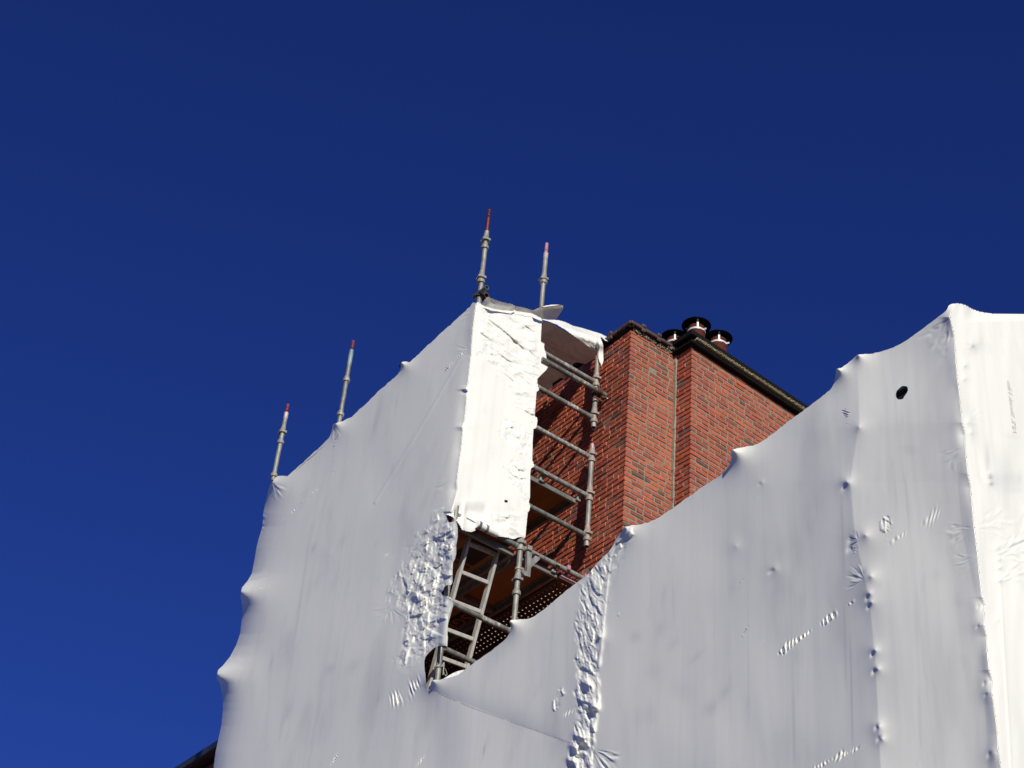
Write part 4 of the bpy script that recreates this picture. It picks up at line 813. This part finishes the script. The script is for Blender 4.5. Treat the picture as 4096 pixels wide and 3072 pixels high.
# printed band with letters on the hatch deck
def stamp(y0, y1, xb0, xb1, txt, parent, zz=10.0985):
    m = MB(); m.add([(xb0, y0, zz), (xb1, y0, zz), (xb1, y1, zz), (xb0, y1, zz)], [(3, 2, 1, 0)]); m.build('printed_band', M['ply_ink'], parent)
    for yy in (y0 - .035, y1 + .035):
        for k in (0, .022):
            m = MB(); m.box(((xb0 + xb1) / 2, yy + (k if yy > y1 else -k), zz - .0005), (xb1 - xb0, .008, .001)); m.build('printed_line', M['ply_ink'], parent)
    if txt:
        cu = bpy.data.curves.new('lettering', 'FONT'); cu.body = txt; cu.align_x = 'CENTER'; cu.align_y = 'CENTER'; cu.size = (xb1 - xb0) * .92; cu.extrude = .0006; cu.space_character = 1.12; cu.offset = .004
        o = bpy.data.objects.new('lettering', cu); COL.objects.link(o); dg = bpy.context.evaluated_depsgraph_get(); me = bpy.data.meshes.new_from_object(o.evaluated_get(dg)); bpy.data.objects.remove(o)
        # reading direction +Y, letter tops towards +X, face down
        me.transform(Matrix(((0, 1, 0, (xb0 + xb1) / 2), (1, 0, 0, (y0 + y1) / 2), (0, 0, -1, zz - .001), (0, 0, 0, 1)))); me.materials.clear(); me.materials.append(M['ply_letter']); link('lettering', me, parent)
hd = [o for o in hdeck.children if o.name.startswith('plywood')][0]
gq = on(2, 10.098, 1842, 2485)
stamp(float(gq[1]) - .33, float(gq[1]) + .33, float(gq[0]) - .095, float(gq[0]) + .095, 'ISGE', hd)
gq2 = on(2, 10.098, 1890, 2215)
stamp(float(gq2[1]) - .10, float(gq2[1]) + .16, float(gq2[0]) - .12, float(gq2[0]) + .12, '', hd)
# perforated steel plank
pk = empty('steel_plank', (8.18, YS + 1.2, 10.06), 'dark perforated steel plank dotted with pale raised holes', 'deck')
m = MB(); x0, x1, y0, y1, z = 8.025, 8.345, YS + .05, Y2, 10.062
px_, py_, rh = .0565, .056, .0088; nx = 5; ny = int((y1 - y0) / py_) - 1; NS = 12
cells = []; xm0 = x0 + .022
def hole_cell(cx, cy, w, d, hole):
    if not hole:
        m.add([(cx - w / 2, cy - d / 2, z), (cx + w / 2, cy - d / 2, z), (cx + w / 2, cy + d / 2, z), (cx - w / 2, cy + d / 2, z)], [(3, 2, 1, 0)], 0); return
    O = []; I = []; T = []
    for k in range(NS):
        a = 2 * math.pi * k / NS + math.pi / NS; c, s = math.cos(a), math.sin(a); f = min((w / 2) / max(abs(c), 1e-6), (d / 2) / max(abs(s), 1e-6))
        O.append((cx + f * c, cy + f * s, z)); I.append((cx + rh * 1.42 * c, cy + rh * 1.42 * s, z))
        T.append((cx + rh * c, cy + rh * s, z - .007))
    U_ = [(p[0], p[1], z + .004) for p in T]
    m.add(O + I, [(k, NS + k, NS + (k + 1) % NS, (k + 1) % NS) for k in range(NS)], 0)
    m.add(I + T + U_, [(k, NS + k, NS + (k + 1) % NS, (k + 1) % NS) for k in range(NS)] + [(NS + k, 2 * NS + k, 2 * NS + (k + 1) % NS, NS + (k + 1) % NS) for k in range(NS)], 1, True)
for i in range(nx):
    for j in range(ny + 1):
        cx = xm0 + (i + .5) * px_; cy = y0 + .075 + (j + (.5 if i % 2 else 0)) * py_
        hole_cell(cx, cy, px_, py_, True)
m.build('perforated_sheet', [M['steel_dark'], M['dimple']], pk)
m = MB(); m.box(((x0 + x1) / 2, y0 + .018, z + .012), (x1 - x0, .050, .05)); 
for x in (x0 + .009, x1 - .009): m.box((x, (y0 + y1) / 2, z + .022), (.022, y1 - y0, .06))
m.build('frame', M['steel_dark'], pk)
m = MB(); m.box(((x0 + x1) / 2, y0 - .010, z + .030), (x1 - x0 - .02, .006, .03)); 
for hx in (x0 + .04, x1 - .08): m.box((hx, YS - .014, 10.145), (.036, .050, .052), None, 0, .006)
m.build('hook', M['pink_paint'], pk)
# bracket hanging at the second pole
bk = empty('scaffold_bracket', (XB + .06, YS - .04, 10.0), 'grey galvanised U shaped bracket with triangular gusset on the second pole', 'bracket')
m = MB(); yb = YS - .045
def bp(x, y): return np.array(px_y(x, y, yb))
c0, c1, c2, c3 = bp(2113, 2196), bp(2126, 2204), bp(2120, 2302), bp(2103, 2292)
def plate(pts, th):
    P = [np.array(p, float) for p in pts]; n = len(P); q = [p + np.array([0, th, 0]) for p in P]
    m.add(P + q, [tuple(range(n))[::-1], tuple(range(n, 2 * n))] + [(i, (i + 1) % n, n + (i + 1) % n, n + i) for i in range(n)])
plate([bp(2110, 2203), bp(2129, 2212), bp(2121, 2308), bp(2103, 2288), bp(2092, 2278), bp(2087, 2284), bp(2098, 2300), bp(2121, 2308)][:3] + [bp(2098, 2301), bp(2087, 2286), bp(2092, 2276), bp(2108, 2288)], .030)
m.box((bp(2116, 2198) + np.array([.01, .03, .02])), (.05, .075, .05), None, 0, .005)
m.build('hanger', M['galv'], bk); m = MB(); plate([bp(2128, 2236), bp(2142, 2222), bp(2161, 2231), bp(2158, 2238), bp(2125, 2270)], .008); m.build('gusset', M['galv'], bk)
cl = empty('wire_clamp', (XB, YS, zy(2078, 2280)), 'thin wire clamp tied round the second pole beside the bracket', 'clamp')
m = MB(); zc = zy(2078, 2280); m.lathe((XB, YS, zc - .012), (0, .15, 1), [(0, .026), (0, .030), (.022, .030), (.022, .026)], 18, caps=False); m.box((XB + .032, YS - .02, zc + .006), (.03, .02, .03), None, 0, .004); m.build('band', M['collar'], cl)
cl2 = empty('wire_clamp', (XA, YS, zy(1752, 2670)), 'clamp with hanging hook tied round the corner pole at the foot of the opening', 'clamp')
m = MB(); zc = zy(1752, 2671); xq = float(px_y(1752, 2671)[0]); m.lathe((xq, YS, zc - .008), (0, .1, 1), [(0, .026), (0, .030), (.014, .030), (.014, .026)], 18, caps=False); m.build('band', M['collar'], cl2)
m = MB(); yb = YS - .03; m.path([bp(1766, 2668), bp(1776, 2650), bp(1772, 2700)], .006, 8); m.path([bp(1778, 2672), bp(1785, 2684), bp(1788, 2698), bp(1782, 2704), bp(1776, 2690)], .0035, 8); m.build('hook', M['collar'], cl2)
xa2 = float(px_y(1755, 2640)[0])
standard('lower length of the corner pole at the foot of the opening', xa2, YS, 7.2, 8.86, (8.812,), (), None, None, 'galv_dark') if False else None

# aluminium ladder up to the hatch
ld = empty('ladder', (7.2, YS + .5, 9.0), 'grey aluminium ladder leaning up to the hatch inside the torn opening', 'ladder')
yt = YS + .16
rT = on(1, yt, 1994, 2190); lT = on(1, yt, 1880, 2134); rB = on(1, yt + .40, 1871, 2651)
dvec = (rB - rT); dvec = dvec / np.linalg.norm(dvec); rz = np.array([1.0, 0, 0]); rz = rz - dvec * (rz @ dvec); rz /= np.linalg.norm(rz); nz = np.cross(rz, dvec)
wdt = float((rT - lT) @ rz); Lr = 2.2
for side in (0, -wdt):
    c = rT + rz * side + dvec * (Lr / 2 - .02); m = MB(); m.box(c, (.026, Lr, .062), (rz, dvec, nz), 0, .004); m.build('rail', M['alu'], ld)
rt = np.array([on(1, yt + .0, x, y) for x, y in ((1986, 2220), (1949, 2330), (1922, 2444), (1893, 2556), (1866, 2664))])
rl = []
for (x, y) in ((1982, 2221), (1950, 2332), (1923, 2448), (1894, 2560), (1867, 2668)):
    best = min(np.linspace(0, Lr, 441), key=lambda t: abs(((MROT @ (rT + dvec * t - EYE))[1] / (MROT @ (rT + dvec * t - EYE))[2]) * F_PX + 1536 - y)); rl.append(best)
for t in rl:
    c = rT + dvec * t - rz * wdt / 2; m = MB(); m.box(c, (wdt - .026, .034, .034), (rz, dvec, nz), 0, .004); m.build('rung', M['alu'], ld)
t0 = -.0; m = MB(); c = rT + dvec * .05 - nz * .02; m.tube(c - rz * (wdt + .02), c + rz * .07, .008, 12); m.build('hinge_rod', M['galv_dark'], ld)
# covered tube end that lifts the film on the tower edge
cp = empty('tube_end', (XA, 11.5, 12.4), 'dark end of a hidden tube lifting the white film on the tower top edge', 'scaffold tube')
tq = on(0, XS + .02, 1606, 1458); m = MB(); m.tube(tq + np.array([-.0, .02, .0]), tq + np.array([.9, .02, .0]), .024, 16); m.build('tube', M['black_metal'], cp)
